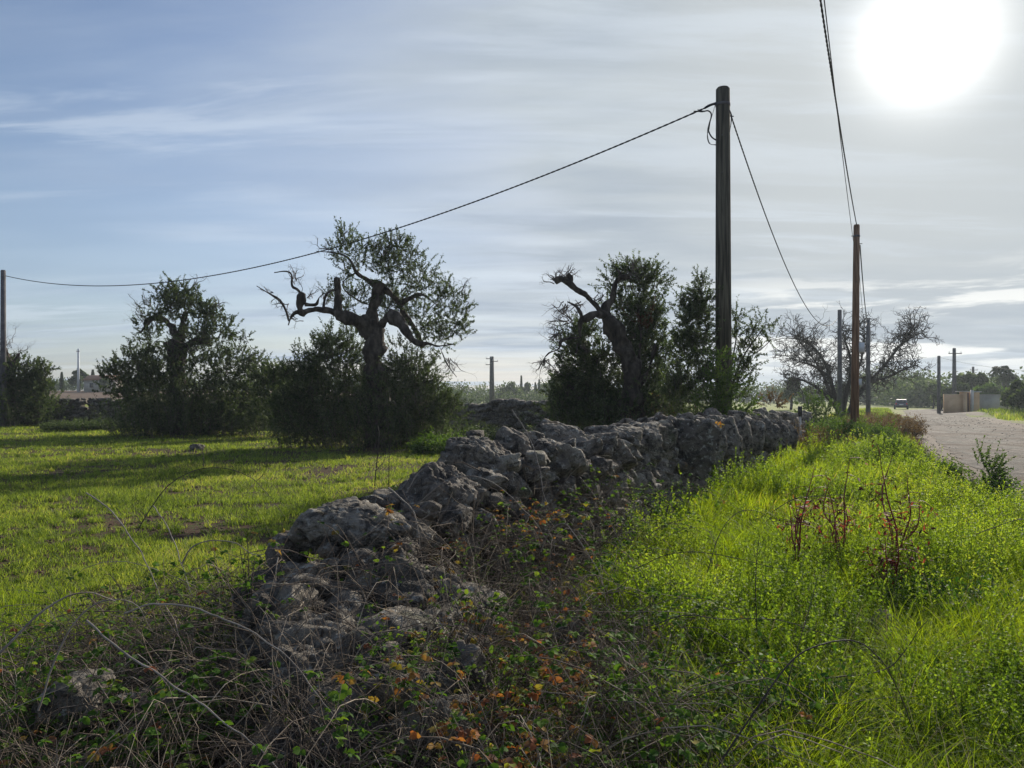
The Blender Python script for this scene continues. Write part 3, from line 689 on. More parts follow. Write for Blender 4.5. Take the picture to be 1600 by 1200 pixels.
# middle olive (D 26)
olive('olive_tree', 'tallest old olive tree with gnarled dead arm reaching left over its leafy base', 26, (588, 700),
      [[(588, 690, 24), (589, 640, 21), (588, 590, 19), (586, 545, 18), (581, 508, 19), (582, 494, 15)],
       [(580, 520, 14), (560, 505, 11, -.3), (540, 497, 9, -.5), (520, 489, 8, -.6), (498, 489, 7, -.7), (480, 491, 8, -.7), (470, 493, 5, -.7), (463, 502, 3, -.7), (460, 511, 2, -.7)],
       [(480, 492, 8, -.7), (477, 480, 8, -.7), (480, 468, 6, -.7), (482, 462, 4, -.7)],
       [(482, 466, 3, -.7), (474, 457, 2.2, -.8), (467, 452, 2, -.8), (466, 435, 1.5, -.8), (457, 430, 1.2, -.8), (440, 432, .7, -.8)],
       [(461, 505, 2.2, -.7), (457, 488, 1.8, -.8), (450, 475, 1.8, -.9), (440, 468, 1.5, -.9), (428, 461, 1, -.9), (415, 453, .7, -.9)],
       [(485, 480, 3, -.7), (495, 480, 2.5, -.6), (502, 478, 2.2, -.6), (506, 468, 1.6, -.6), (512, 462, 1.2, -.5)],
       [(512, 487, 3, -.6), (514, 472, 2.6, -.6), (518, 462, 2.6, -.6), (527, 457, 2, -.6), (534, 458, 1.5, -.5)],
       [(537, 497, 8, -.5), (534, 478, 7.5, -.5), (532, 455, 7, -.5), (531, 438, 7, -.5)],
       [(582, 508, 14), (583, 480, 12, .2), (586, 460, 11, .3), (591, 440, 11, .3)],
       [(588, 445, 8, .3), (572, 436, 5, .1), (558, 427, 4, -.1), (552, 412, 3, -.2), (541, 402, 2.4, -.3), (523, 398, 2, -.4), (500, 397, 1, -.5)],
       [(592, 446, 9, .3), (606, 455, 8, .4), (620, 470, 8, .6), (630, 492, 6, .8), (645, 515, 6, 1.0), (655, 540, 5, 1.0)],
       [(622, 472, 5, .6), (634, 466, 4.5, .4), (655, 459, 3.5, .2), (672, 467, 2.5, .2), (686, 480, 1.6, .2)],
       [(592, 508, 12), (612, 496, 10, -.4), (628, 505, 9, -.7), (640, 524, 8, -.9), (655, 540, 7, -.9), (672, 540, 5, -.9), (688, 543, 3, -.8), (712, 540, 1.5, -.7)],
       [(690, 543, 2, -.8), (697, 560, 1.4, -.8), (704, 574, 1, -.8), (716, 590, .6, -.8)],
       [(560, 425, 2.5, -.1), (540, 440, 1.6, -.2), (541, 455, 1.2, -.2), (565, 472, 1.4, .1), (582, 476, 1, .2)]],
      [(430, 458, -1, -.2, .5, 4, 2), (462, 440, -.3, -1, .7, 5, 2), (480, 465, .2, -1, .6, 4, 2), (505, 470, .2, -1, .8, 5, 2), (470, 500, -.8, .1, .6, 3, 2), (520, 395, -1, -.3, .6, 4, 2),
       (700, 560, .6, 1, .8, 5, 2), (655, 545, .3, 1, .5, 3, 2), (530, 440, 0, -1, .4, 4, 2), (720, 460, 1, -.6, .6, 4, 2), (600, 400, 0, -1, .7, 6, 2), (450, 475, -.5, .6, .5, 4, 2)],
      [(538, 365, 9, 14), (542, 375, 8, 12), (532, 392, 13, 28), (548, 388, 14, 24), (540, 412, 18, 26), (572, 402, 24, 56), (560, 432, 24, 30), (604, 404, 28, 72), (622, 385, 16, 36), (638, 398, 18, 46), (650, 425, 30, 76, .5), (622, 432, 28, 60),
       (600, 425, 24, 44), (672, 462, 30, 70, .3), (700, 470, 20, 42), (718, 492, 16, 34), (705, 512, 26, 50), (690, 525, 24, 48), (727, 520, 12, 18), (650, 495, 26, 60, .7), (672, 520, 24, 50, .5), (615, 460, 28, 80, .6), (600, 480, 24, 60, .8),
       (560, 460, 20, 40), (548, 480, 18, 30), (520, 462, 12, 18), (700, 445, 14, 26), (728, 470, 9, 12),
       (508, 535, 22, 110, .6), (490, 560, 32, 220, .2), (520, 565, 38, 300), (545, 535, 26, 130, .5), (470, 600, 34, 240), (440, 590, 22, 110), (500, 620, 46, 420), (560, 600, 44, 330, .6), (625, 560, 26, 160), (640, 590, 38, 320), (665, 585, 26, 170), (610, 630, 50, 430, -.3), (660, 630, 40, 330), (700, 640, 22, 120), (550, 660, 50, 420), (480, 660, 44, 380), (640, 670, 40, 340), (590, 680, 46, 300, -.6), (450, 640, 30, 220)],
      [(590, 2.2, 90, 2.6, 30, 0), (520, 1.3, 60, 2.7, 40, .2), (655, 1.0, 50, 2.4, 40, .1), (470, 1.0, 40, 1.9, 36, 0)], 11)
# left olive (D 35)
olive('olive_tree', 'rounded olive tree left of the tallest one, forked trunk inside a full crown', 35, (277, 683),
      [[(277, 680, 17), (277, 640, 15), (276, 600, 14), (278, 560, 13), (279, 530, 13)],
       [(279, 535, 10), (270, 515, 8), (258, 502, 7), (245, 497, 6), (233, 500, 5), (226, 512, 3), (218, 520, 2)],
       [(281, 532, 9), (285, 515, 8), (286, 500, 6), (291, 488, 4)], [(284, 545, 8), (300, 535, 7), (318, 534, 5), (330, 540, 3)], [(272, 560, 6), (262, 545, 5), (258, 535, 4)]],
      [(222, 500, -1, -.3, .9, 8, 2), (230, 480, -.6, -.8, .9, 8, 2), (300, 450, .2, -1, .7, 5, 2), (340, 480, .5, -1, .8, 5, 2), (385, 530, .3, -1, .7, 4, 1)],
      [(269, 449, 10, 26), (292, 452, 6, 12), (262, 462, 20, 80), (285, 468, 26, 110), (248, 478, 20, 80), (300, 480, 24, 100), (318, 490, 20, 70), (270, 490, 22, 80), (338, 496, 16, 46), (352, 515, 18, 50), (240, 495, 14, 40), (228, 488, 10, 20), (222, 510, 8, 14), (310, 510, 30, 130), (335, 530, 30, 130), (300, 545, 32, 140), (240, 528, 16, 40),
       (200, 575, 24, 110), (172, 580, 12, 30), (182, 600, 26, 120), (225, 560, 30, 140), (215, 600, 44, 260), (255, 580, 36, 200), (250, 630, 54, 380), (300, 595, 46, 300), (345, 575, 38, 220), (380, 560, 18, 50), (383, 530, 6, 8), (395, 590, 26, 110), (360, 615, 46, 320), (310, 645, 54, 400), (390, 640, 34, 220), (230, 660, 40, 260), (300, 670, 40, 260), (402, 565, 12, 24), (365, 660, 40, 260)],
      [(280, 2.6, 110, 2.9, 30, 0), (350, 1.6, 60, 2.6, 30, 0), (225, 1.4, 50, 2.5, 30, 0)], 12)
# far left olive (D 45)
olive('olive_tree', 'bushy olive tree cut by the left photo edge beneath the utility pole', 45, (15, 660),
      [[(15, 655, 14), (15, 620, 12), (12, 580, 10), (10, 555, 6), (6, 540, 3)], [(14, 590, 8), (24, 565, 5), (30, 552, 2)]],
      [(10, 545, -.2, -1, 1.2, 8, 2), (25, 555, .5, -1, 1, 6, 2)],
      [(-20, 575, 34, 200), (5, 585, 28, 150), (30, 580, 26, 130), (48, 585, 22, 100), (68, 582, 12, 34), (60, 600, 20, 90), (20, 615, 46, 300), (50, 625, 34, 200), (-15, 630, 50, 300), (30, 645, 44, 240), (-60, 610, 50, 260)],
      [(15, 2.6, 90, 3.0, 26, 0)], 13)
# right olive with dead forked trunk (D 20)
olive('olive_tree', 'olive tree with two bare dead limbs forking above the stone wall', 20, (985, 700),
      [[(985, 690, 27), (986, 640, 24), (985, 600, 22), (984, 565, 21), (972, 535, 18), (958, 512, 16), (948, 497, 13)],
       [(950, 500, 9), (940, 491, 8, -.1), (928, 478, 7, -.2), (914, 466, 7.5, -.3), (900, 456, 6, -.4), (885, 444, 6, -.4), (875, 440, 5, -.4), (866, 444, 4, -.4)],
       [(888, 448, 4, -.4), (890, 438, 4, -.4), (884, 434, 3, -.4)],
       [(942, 493, 6), (928, 492, 5, -.3), (915, 500, 5, -.5), (906, 503, 4, -.5), (903, 515, 3, -.5), (904, 530, 1.6, -.5)],
       [(907, 503, 3, -.5), (903, 492, 3, -.6), (896, 482, 1.8, -.6), (884, 476, 1, -.6)],
       [(903, 530, 1.6, -.5), (888, 531, 2, -.6), (874, 536, 2.4, -.7), (870, 548, 1.4, -.7), (856, 554, 1.6, -.7), (846, 566, 1, -.7), (840, 580, .6, -.7)],
       [(949, 500, 10), (946, 485, 9, .2), (951, 474, 8, .3), (960, 464, 7, .3), (962, 448, 6.5, .3), (968, 434, 7, .3), (978, 430, 7, .3), (987, 431, 5, .3)],
       [(974, 430, 4, .3), (968, 420, 3, .3), (963, 414, 2.6, .3), (959, 412, 2.4, .3)],
       [(990, 600, 10), (1000, 560, 7, .3), (1005, 520, 5, .4), (1003, 480, 3, .4)], [(984, 620, 8), (1010, 580, 5, -.2), (1022, 540, 3, -.2)]],
      [(868, 440, -.3, -1, .35, 8, 2), (888, 436, .2, -1, .35, 6, 2), (905, 470, -.2, .9, .4, 6, 2), (890, 500, -.9, -.2, .6, 8, 2), (885, 478, -.6, .8, .45, 7, 2), (850, 562, -.6, .9, .45, 8, 2), (985, 425, .5, -1, .45, 10, 2),
       (930, 470, .3, -.8, .4, 5, 2), (875, 520, -1, .4, .55, 7, 2), (905, 540, 0, 1, .5, 5, 2)],
      [(985, 418, 12, 30), (1000, 432, 20, 80), (1018, 428, 16, 70), (1034, 436, 14, 44), (1008, 460, 26, 130), (1032, 462, 16, 60), (968, 432, 16, 60), (975, 470, 20, 80), (1000, 500, 34, 230), (1022, 495, 24, 110), (1036, 480, 8, 12), (1018, 535, 30, 200), (990, 540, 28, 160, .5), (1040, 560, 20, 70),
       (915, 520, 22, 110), (900, 545, 24, 130), (930, 545, 28, 170), (892, 580, 20, 100), (920, 590, 40, 380), (950, 570, 26, 170, .4), (945, 620, 40, 360), (900, 620, 36, 280), (890, 645, 34, 240), (1010, 580, 34, 260), (1025, 620, 36, 280), (985, 640, 40, 320, -.4), (950, 655, 46, 360, -.3), (1040, 645, 34, 220)],
      [(1000, 1.2, 70, 2.3, 34, .9), (1030, .8, 50, 2.6, 36, .4), (920, .9, 60, 2.5, 44, .4)], 14, fill=.72, back=.75, deadclumps=[(1005, 505, 26, 16)])

def shrub(name, label, D, basepx, stemspec, clumps, seed, m='olive', cat='shrub', group=None, leafL=.06, leafW=.02, per=13, twmat='deadwood', tws=()):
    g = np.random.default_rng(seed); b0 = W(basepx, 622, D); b0[2] = float(hgt(b0[0], D))
    root = empty(name, b0, label, cat, group); lv = MB(); tw = MB()
    for (px, Rm, n, H, pr_, dz, spr) in stemspec:
        c = W(px, 622, D); c[1] += dz; c[2] = float(hgt(c[0], c[1]))-.02
        stems(lv, tw, c, Rm, n, H, g, leafL=leafL, leafW=leafW, per=pr_, lo=.2, spread=spr, r0=.009)
    for (px, py, r, n) in clumps:
        shoots(lv, tw, W(px, py, D), r/1200*D, n, g, L=(.2, .5), leafL=leafL, leafW=leafW, per=per)
    for t_ in tws:
        P = np.array([traced(t_, D)]); P = resample(P[0], .15); tw.tubes(P[None, :, :3], P[None, :, 3], 5)
    tw.build('stems', M[twmat], root); lv.build('foliage', M[m], root)
    return root
shrub('olive_sapling', 'slender olive thicket between forked olive and the big pole', 18.6, 1078, [(1078, .45, 70, 3.3, 30, 0, .18), (1100, .4, 36, 2.5, 30, .2, .3)],
      [(1096, 448, 8, 16), (1090, 470, 14, 50), (1082, 500, 22, 120), (1100, 490, 16, 60), (1075, 545, 26, 150), (1098, 540, 22, 110), (1080, 590, 30, 180), (1060, 610, 24, 110), (1105, 600, 26, 130), (1110, 470, 8, 14), (1068, 480, 8, 12)], 31, cat='tree')
shrub('olive_sapling', 'thin wispy sapling leaning out to the right behind the big pole', 19.6, 1140, [(1150, .5, 30, 1.6, 26, 0, .5)],
      [(1150, 500, 8, 14), (1148, 530, 12, 30), (1165, 545, 12, 26), (1180, 520, 8, 14), (1195, 508, 7, 12), (1170, 575, 12, 24), (1150, 580, 16, 40), (1140, 610, 20, 70), (1165, 610, 16, 40), (1205, 530, 8, 10), (1184, 552, 8, 12)], 32, cat='tree',
      tws=[[(1140, 650, 2), (1146, 600, 1.6), (1160, 560, 1.4), (1180, 530, 1), (1196, 508, .6)], [(1138, 650, 2), (1142, 580, 1.6), (1150, 530, 1), (1151, 500, .6)], [(1150, 590, 1.3), (1170, 560, 1), (1190, 545, .8), (1206, 530, .5)], [(1146, 600, 1), (1165, 590, .8), (1180, 570, .5)]])
shrub('climbing_shrub', 'yellowish sparse shrub growing up the foot of the big pole', 17.2, 1125, [(1122, .35, 44, 1.9, 26, 0, .25), (1160, .6, 40, 1.0, 26, 0, .5)], [(1120, 560, 10, 16), (1126, 600, 18, 50), (1130, 635, 24, 90), (1150, 640, 22, 60), (1115, 640, 22, 60)], 33, m='shrub', leafL=.05)
shrub('dark_bush', 'dark low bush filling the gap between left and tallest olive', 33, 430, [(430, 1.2, 60, 2.2, 30, 0, .4)], [(430, 585, 20, 110), (415, 600, 24, 130), (440, 610, 26, 150), (425, 640, 34, 220), (455, 650, 30, 160)], 34, leafL=.085, leafW=.028)
shrub('dry_bush', 'brown leafless brush under the forked olive, right of its trunk', 19, 1045, [(1050, .8, 160, 1.7, 9, 0, .5)], [], 35, m='dryleaf')
shrub('dry_bush', 'tangled dry brush at the far end of the stone wall', 22, 1235, [(1225, 1.5, 320, .95, 10, 0, .7)], [(1210, 630, 14, 20)], 36, m='dryleaf')
shrub('green_bush', 'yellow green bush beyond the end of the stone wall', 34, 1275, [(1275, 1.6, 130, 1.1, 30, 0, .7)], [(1265, 640, 22, 90), (1290, 642, 22, 90)], 37, m='shrub', leafL=.07, leafW=.03)
shrub('weedy_bush', 'leafy green weed mass around the foot of the brown pole', 26, 1330, [(1316, 1.4, 280, 1.0, 30, 0, .6)], [], 38, m='shrub', leafL=.07, leafW=.03)
shrub('dry_bush', 'reddish brown dry scrub between the brown pole and road edge', 33, 1385, [(1378, 1.5, 320, .8, 12, 0, .7)], [], 39, m='dryleaf', leafL=.08, leafW=.03)
shrub('dry_bush', 'brown dry scrub on the road bank farther along', 42, 1390, [(1375, 2.0, 180, .9, 14, 0, .7)], [], 40, m='dryleaf', leafL=.09, leafW=.035)
shrub('roadside_bush', 'dark green rounded bush at the near road edge', 12.4, 1532, [(1532, .36, 90, .55, 34, 0, .7)], [(1534, 742, 22, 170)], 41, m='shrub', leafL=.035, leafW=.02)
shrub('roadside_bush', 'feathery green bush on the verge left of the road gravel', 17, 1398, [(1398, .6, 110, .7, 34, 0, .6)], [(1398, 712, 22, 90)], 42, m='shrub', leafL=.04, leafW=.015)
shrub('roadside_bush', 'bright green low clump where the verge meets the gravel', 16.5, 1452, [(1452, .5, 100, .42, 30, 0, .7)], [], 43, m='shrub', leafL=.04, leafW=.03)
shrub('roadside_bush', 'green bush cut by right photo edge below the road', 10.5, 1592, [(1592, .4, 80, .5, 34, 0, .6)], [], 44, m='shrub', leafL=.035, leafW=.02)
shrub('leafy_weed', 'dark green leafy clump low in the middle of the near verge', 3.5, 1215, [(1215, .16, 60, .42, 34, 0, .7)], [], 61, m='olive_fresh', leafL=.03, leafW=.014, cat='weed')
shrub('leafy_weed', 'dark green clump in a shaded hollow at right of the verge', 5.2, 1490, [(1490, .26, 70, .40, 34, 0, .7)], [], 62, m='olive_fresh', leafL=.032, leafW=.014, cat='weed')
shrub('leafy_weed', 'fresh green leafy clump under the flat pale stone at the bottom edge', 2.9, 1160, [(1150, .14, 50, .34, 30, 0, .7)], [], 63, m='shrub', leafL=.026, leafW=.015, cat='weed')
shrub('leafy_weed', 'green clump right of the red stemmed plants', 6.6, 1460, [(1462, .24, 60, .42, 32, 0, .7)], [], 64, m='olive_fresh', leafL=.034, leafW=.016, cat='weed')
shrub('dark_bush', 'green weeds at the base of the back wall between two olives', 30, 730, [(735, 1.3, 150, .9, 24, 0, .6)], [], 45, leafL=.07, leafW=.025)
shrub('field_weed', 'bright green weed clump at the tallest olive right foot', 23, 690, [(690, .8, 130, .65, 26, 0, .7)], [], 46, m='shrub', leafL=.06, leafW=.035)
shrub('dark_bush', 'dim scrub in front of the back wall beside the left edge olive', 40, 130, [(130, 1.7, 260, .62, 22, 0, .6)], [], 47, leafL=.09, leafW=.03)

# bare contorted tree beside the road
def bare_tree():
    D = 64; g = np.random.default_rng(50); b0 = W(1318, 654, D); b0[2] = 0
    root = empty('bare_tree', b0, 'wide leafless tree with crooked spreading limbs beside the road poles', 'tree')
    tr = MB(); tw = MB(); out = []
    limbs = [[(1312, 656, 7), (1306, 635, 6), (1296, 605, 5), (1285, 575, 4), (1268, 550, 3), (1245, 535, 2), (1228, 530, 1)],
             [(1316, 656, 7), (1318, 620, 6), (1324, 590, 4.5), (1322, 560, 3.5), (1312, 535, 2.4), (1305, 515, 1.4)],
             [(1322, 656, 7), (1334, 625, 6), (1352, 600, 5.5), (1372, 578, 4.5), (1392, 552, 3.6), (1408, 528, 2.4), (1420, 508, 1.2)],
             [(1308, 640, 5), (1290, 618, 4), (1268, 602, 3), (1245, 592, 2.4), (1222, 590, 1.2)],
             [(1356, 596, 4), (1385, 590, 3), (1410, 578, 2.4), (1435, 570, 1.2)],
             [(1396, 548, 3), (1415, 535, 2.2), (1435, 522, 1.6), (1447, 520, .8)],
             [(1330, 630, 4), (1340, 590, 3), (1350, 560, 2.4), (1356, 530, 1.6), (1352, 505, .8)],
             [(1290, 590, 3, -1), (1262, 572, 2.4, -1.5), (1240, 565, 1.6, -2), (1222, 556, .8, -2)],
             [(1306, 620, 4, 1), (1300, 580, 3, 1.5), (1285, 545, 2, 2), (1270, 520, 1.2, 2)]]
    for i, l in enumerate(limbs):
        dd = (i-4)*.45
        P = np.array(traced(l, D)); P[:, 1] += np.linspace(0, dd, len(P)); P[:, 3] *= np.linspace(.7, .42, len(P)); tr.limb(P, S=8, step=.25, bump=.15, nsc=1.5, seed=i)
        Q = resample(P, .12)
        for k in range(int(len(Q)*.22), len(Q)):
            T = nrm(Q[min(k+1, len(Q)-1), :3]-Q[k-1, :3]); d = nrm(T*.35+g.normal(size=3)*.8+np.array([0, 0, .3]))
            twig_sys(out, Q[k, :3], d, g.uniform(.5, 2.0), .038, 3, g, .8, (2, 3), .04, shrink=.68, rk=.92)
    tr.build('trunk', M['dark_branch'], root, smooth=True)
    add_twigs(tw, out, 3, 5); tw.build('twigs', M['dark_branch'], root)
bare_tree()

# ------------------------------------------------------------------ poles and cables
def pole(label, px, ytop, D, rt, rb, m='concrete_pole', lean=0.0, group='utility poles', cross=None, boxes=(), name='utility_pole', yb=None):
    top = W(px, ytop, D); b = np.array([top[0]+lean, D, float(hgt(top[0], D))])
    root = empty(name, b, label, 'utility pole', group)
    mb = MB(); mb.cyl(b-np.array([0, 0, .3]), top-np.array([0, 0, .04]), rb, rt, 20); mb.cyl(top-np.array([0, 0, .04]), top, rt, rt*.8, 20)
    mb.build('shaft', M[m], root, smooth=False)
    if rt > .1 and D < 30:      # steel band with an eye hook near the top
        hb_ = MB(); zc = top[2]-.42; hb_.cyl((top[0], D, zc-.035), (top[0], D, zc+.035), rt+.012, rt+.012, 20)
        hb_.cyl((top[0]-rt-.10, D-.02, zc), (top[0]-rt, D-.02, zc), .014, .014, 8); hk = MB(); hk.cyl((top[0]+rt-.01, D-.02, zc-.28), (top[0]+rt+.09, D-.02, zc-.28), .014, .014, 8); hk.build('hook', M['grey_pole'], root)
        hb_.build('bracket', M['grey_pole'], root)
        for k in range(5):
            b2 = MB(); zz = top[2]-1.2-k*.9; b2.cyl((top[0]-.06, D-rt-.03, zz), (top[0]-.06, D-rt+.03, zz), .012, .012, 8)
            if k < 2: b2.build('bolt', M['grey_pole'], root)
    if cross:
        for (dz, w, off) in cross:
            c = MB(); c.box(top+np.array([off, -.0-rt, -dz]), (w, .05, .05)); c.build('crossarm', M['grey_pole'], root)
            for k in (-1, 1):
                i_ = MB(); p = top+np.array([off+k*w*.9, -rt, -dz+.05]); i_.cyl(p, p+np.array([0, 0, .22]), .05, .035, 8); i_.build('insulator', M['pale_metal'], root)
    for (bx, by, w, h) in boxes:
        c = MB(); q = W(bx, by, D); c.box(q+np.array([0, -.0, 0]), (w/2400*D, .1, h/2400*D)); c.build('junction_box', M['pale_metal'], root)
    return top
def hook(mb_parent, p): pass
main_top = pole('thick weathered pole standing behind the dry stone wall', 1129.5, 137, 18.6, .165, .205, lean=.02)
lt_top = pole('thin dark pole rising above the olive at the left photo edge', 5, 422, 44, .13, .17, m='grey_pole')
a2_top = pole('dark pole just left of the brown pole, in the bare tree', 1312, 484, 60, .15, .2, m='grey_pole')
br_top = pole('brown wooden pole nearest the road with small grey boxes', 1338.5, 351, 28, .105, .15, m='wood_pole', lean=-.08, boxes=[(1344.5, 543, 9, 15), (1341.5, 597, 6, 10)])
p3_top = pole('pole in the bare tree crown right behind the brown pole', 1356.5, 497, 60, .14, .18, m='grey_pole')
pole('slim bare pole on the far side of the road', 1467, 556, 85, .16, .2, m='grey_pole')
pole('far pole with a single broad crossarm above the roadside grove', 1491, 544, 100, .2, .3, m='grey_pole', cross=[(.7, .85, 0)])
pole('distant crossarm pole poking out of the grove by the palm', 1520.5, 573, 140, .2, .25, m='grey_pole', cross=[(.6, .7, 0)])
pole('distant pole with three short arms between the middle and right olives', 768.5, 557, 116, .3, .42, m='grey_pole', cross=[(.35, .42, -.45), (.75, .42, .5), (1.25, .42, -.5)])
pole('tall pale pole on the far left skyline', 122.5, 545, 170, .2, .28, m='pale_metal', cross=[(.6, .35, 0)])
pole('faint far pole above the car, leftmost of that row', 1399.5, 593, 170, .18, .24, m='grey_pole')
pole('faint far pole above the car, second of that row', 1408.5, 591, 230, .22, .3, m='grey_pole', cross=[(.6, .6, 0)])
pole('faint far pole above the car, third of that row', 1412.5, 597, 260, .22, .3, m='grey_pole')
pole('faint far pole right of the car', 1421, 594, 190, .2, .26, m='grey_pole')
pole('faint far pole beside the roadside trees', 1440.5, 596, 260, .22, .3, m='grey_pole')
pole('faint thin pole at the right behind the grey wall', 1566.5, 597, 130, .12, .16, m='grey_pole')

def cable(a, b, sag, label, r=.012, twist=True, n=90, group='overhead cables', name='overhead_cable'):
    a, b = np.asarray(a, float), np.asarray(b, float); t = np.linspace(0, 1, n)
    L = np.linalg.norm(b-a)
    if twist: n = int(L/.045); t = np.linspace(0, 1, n)
    C = a[None]*(1-t)[:, None]+b[None]*t[:, None]; C[:, 2] -= 4*sag*t*(1-t)
    mb = MB()
    if twist:
        ph = t*L/.36*2*np.pi; d = nrm(b-a); u = nrm(np.cross(d, [0, 0, 1.])); v = np.cross(d, u)
        for k in (0, np.pi):
            mb.tubes((C+r*.55*(np.cos(ph+k)[:, None]*u+np.sin(ph+k)[:, None]*v))[None], np.full((1, n), r), 5)
    else: mb.tubes(C[None], np.full((1, n), r), 6)
    o = mb.build(name, M['cable'], smooth=True)
    V = np.empty(len(o.data.vertices)*3, np.float32); o.data.vertices.foreach_get('co', V); V = V.reshape(-1, 3)-a.astype(np.float32); o.data.vertices.foreach_set('co', V.ravel()); o.location = a
    return tag(o, label, 'cable', group)
ma = W(1119, 161, 18.6); mbp = W(1142, 180, 18.6)
cable(ma, W(9, 431, 44), 2.05, 'twisted cable sagging from the thick pole to the left edge pole', .015)
cable(mbp, W(1311, 493, 60), 2.5, 'twisted cable dropping steeply from the thick pole towards the bare tree', .013)
prev = br_top+np.array([-15.4, -32, .3])
cable(prev, br_top+np.array([0, 0, -.02]), .55, 'thicker overhead cable running from top photo edge to the brown pole', .012)
cable(prev+np.array([.30, 0, -.55]), br_top+np.array([-.1, 0, -.75]), .35, 'thin overhead wire just left of the thicker cable above the brown pole', .009, False)
cable(br_top+np.array([.12, 0, -.75]), p3_top+np.array([0, 0, -.1]), .8, 'twisted cable from the brown pole to the pole behind it', .016)
cable(br_top+np.array([.05, 0, -1.1]), p3_top+np.array([-.1, 0, -.3]), 1.2, 'thin wire slung below the cable between the brown pole and next', .01, False)
cable(W(1467, 558, 85), W(1700, 580, 60), .5, 'faint wire leaving the slim roadside pole to the right', .012, False)
# drip loops on the thick pole
lp = MB()
for tr_ in ([(1084, 174, 1.0), (1092, 174, 1.1), (1098, 174.5, 1.1), (1106, 173, 1.1), (1111, 177, 1.1), (1111, 184, 1.1), (1108, 194, 1.1), (1107, 204, 1.1), (1112, 214, 1.1), (1119, 219, 1.1)],
            [(1090, 171, .5), (1096, 173, .5), (1108, 174, .5), (1112, 181, .5), (1106, 200, .5), (1106, 215, .6), (1110, 225, .5), (1119, 226, .5)], [(1118, 162, .4), (1114, 176, .4), (1110, 190, .4), (1108, 202, .4), (1105, 212, .4), (1108, 224, .4), (1119, 227, .4)]):
    P = resample(traced([(a, b, c) for a, b, c in tr_], 18.45), .04); lp.tubes(P[None, :, :3], P[None, :, 3], 6)
P = resample(traced([(1101, 169, 1.6), (1108, 165, 2.0), (1119, 160.5, 1.2)], 18.5), .04); lp.tubes(P[None, :, :3], P[None, :, 3], 6)
P = resample(traced([(1140, 172, .8), (1143, 182, 1.2), (1142, 194, .6), (1140, 206, .5)], 18.45), .04); lp.tubes(P[None, :, :3], P[None, :, 3], 6)
tag(lp.build('cable_loop', M['cable'], smooth=True), 'loose black wire loops hanging at the top of the thick pole', 'cable')

# marker post at the verge
def marker():
    c = W(1250, 657, 24); z = float(hgt(c[0], 24)); root = empty('marker_post', (c[0], 24, z), 'short pale marker post with a dark top beside the wall end', 'post')
    a = MB(); a.box((c[0], 24, z+.5), (.03, .03, .52)); a.build('post', M['roof_slab'], root)
    a = MB(); a.box((c[0], 24, z+1.18), (.05, .05, .16)); a.build('cap', M['cable'], root)
marker()

# ------------------------------------------------------------------ roadside enclosure on the right
def enclosure():
    D = 86; X = lambda px: (px-800)/1200*D
    def blk(mb, p0, p1, y0, y1, z0, z1): mb.box(((X(p0)+X(p1))/2, (y0+y1)/2, (z0+z1)/2), ((X(p1)-X(p0))/2, (y1-y0)/2, (z1-z0)/2))
    r = empty('boundary_wall', (X(1490), D, 0), 'tan plastered roadside wall with a gateway and small slab roof', 'wall')
    a = MB(); blk(a, 1475, 1503, D-.15, D+.15, -.2, 2.15); a.build('wall', M['tan_plaster'], r)
    a = MB(); blk(a, 1503.2, 1507, D-.5, D+.5, -.2, 2.4); a.build('pillar', M['tan_plaster'], r)
    a = MB(); blk(a, 1514.2, 1516.5, D-.6, D-.2, -.2, 2.6); a.build('pillar', M['roof_slab'], r)
    a = MB(); blk(a, 1516.7, 1528, D-.3, D+2, -.2, 2.35); a.build('wall', M['tan_plaster'], r)
    a = MB(); blk(a, 1515.8, 1529.5, D-.5, D+2.2, 2.353, 2.45); a.build('roof', M['roof_slab'], r)
    a = MB(); blk(a, 1499, 1507.5, D-.6, D+.8, 2.405, 2.48); a.build('roof', M['roof_slab'], r)
    a = MB()
    for k in range(4): blk(a, 1507.2+k*1.75, 1508.8+k*1.75, D-.05, D+.02, .05, 2.3)
    a.build('gate', M['gate'], r)
    r = empty('boundary_wall', (X(1545), D, 0), 'plain grey wall right of the tan gateway, ending in bushes', 'wall')
    a = MB(); blk(a, 1528.3, 1572, D-.1, D+.2, -.2, 2.05); a.build('wall', M['grey_plaster'], r)
    a = MB(); blk(a, 1528.3, 1572, D-.16, D+.26, 2.053, 2.12); a.build('coping', M['grey_plaster'], r)
enclosure()

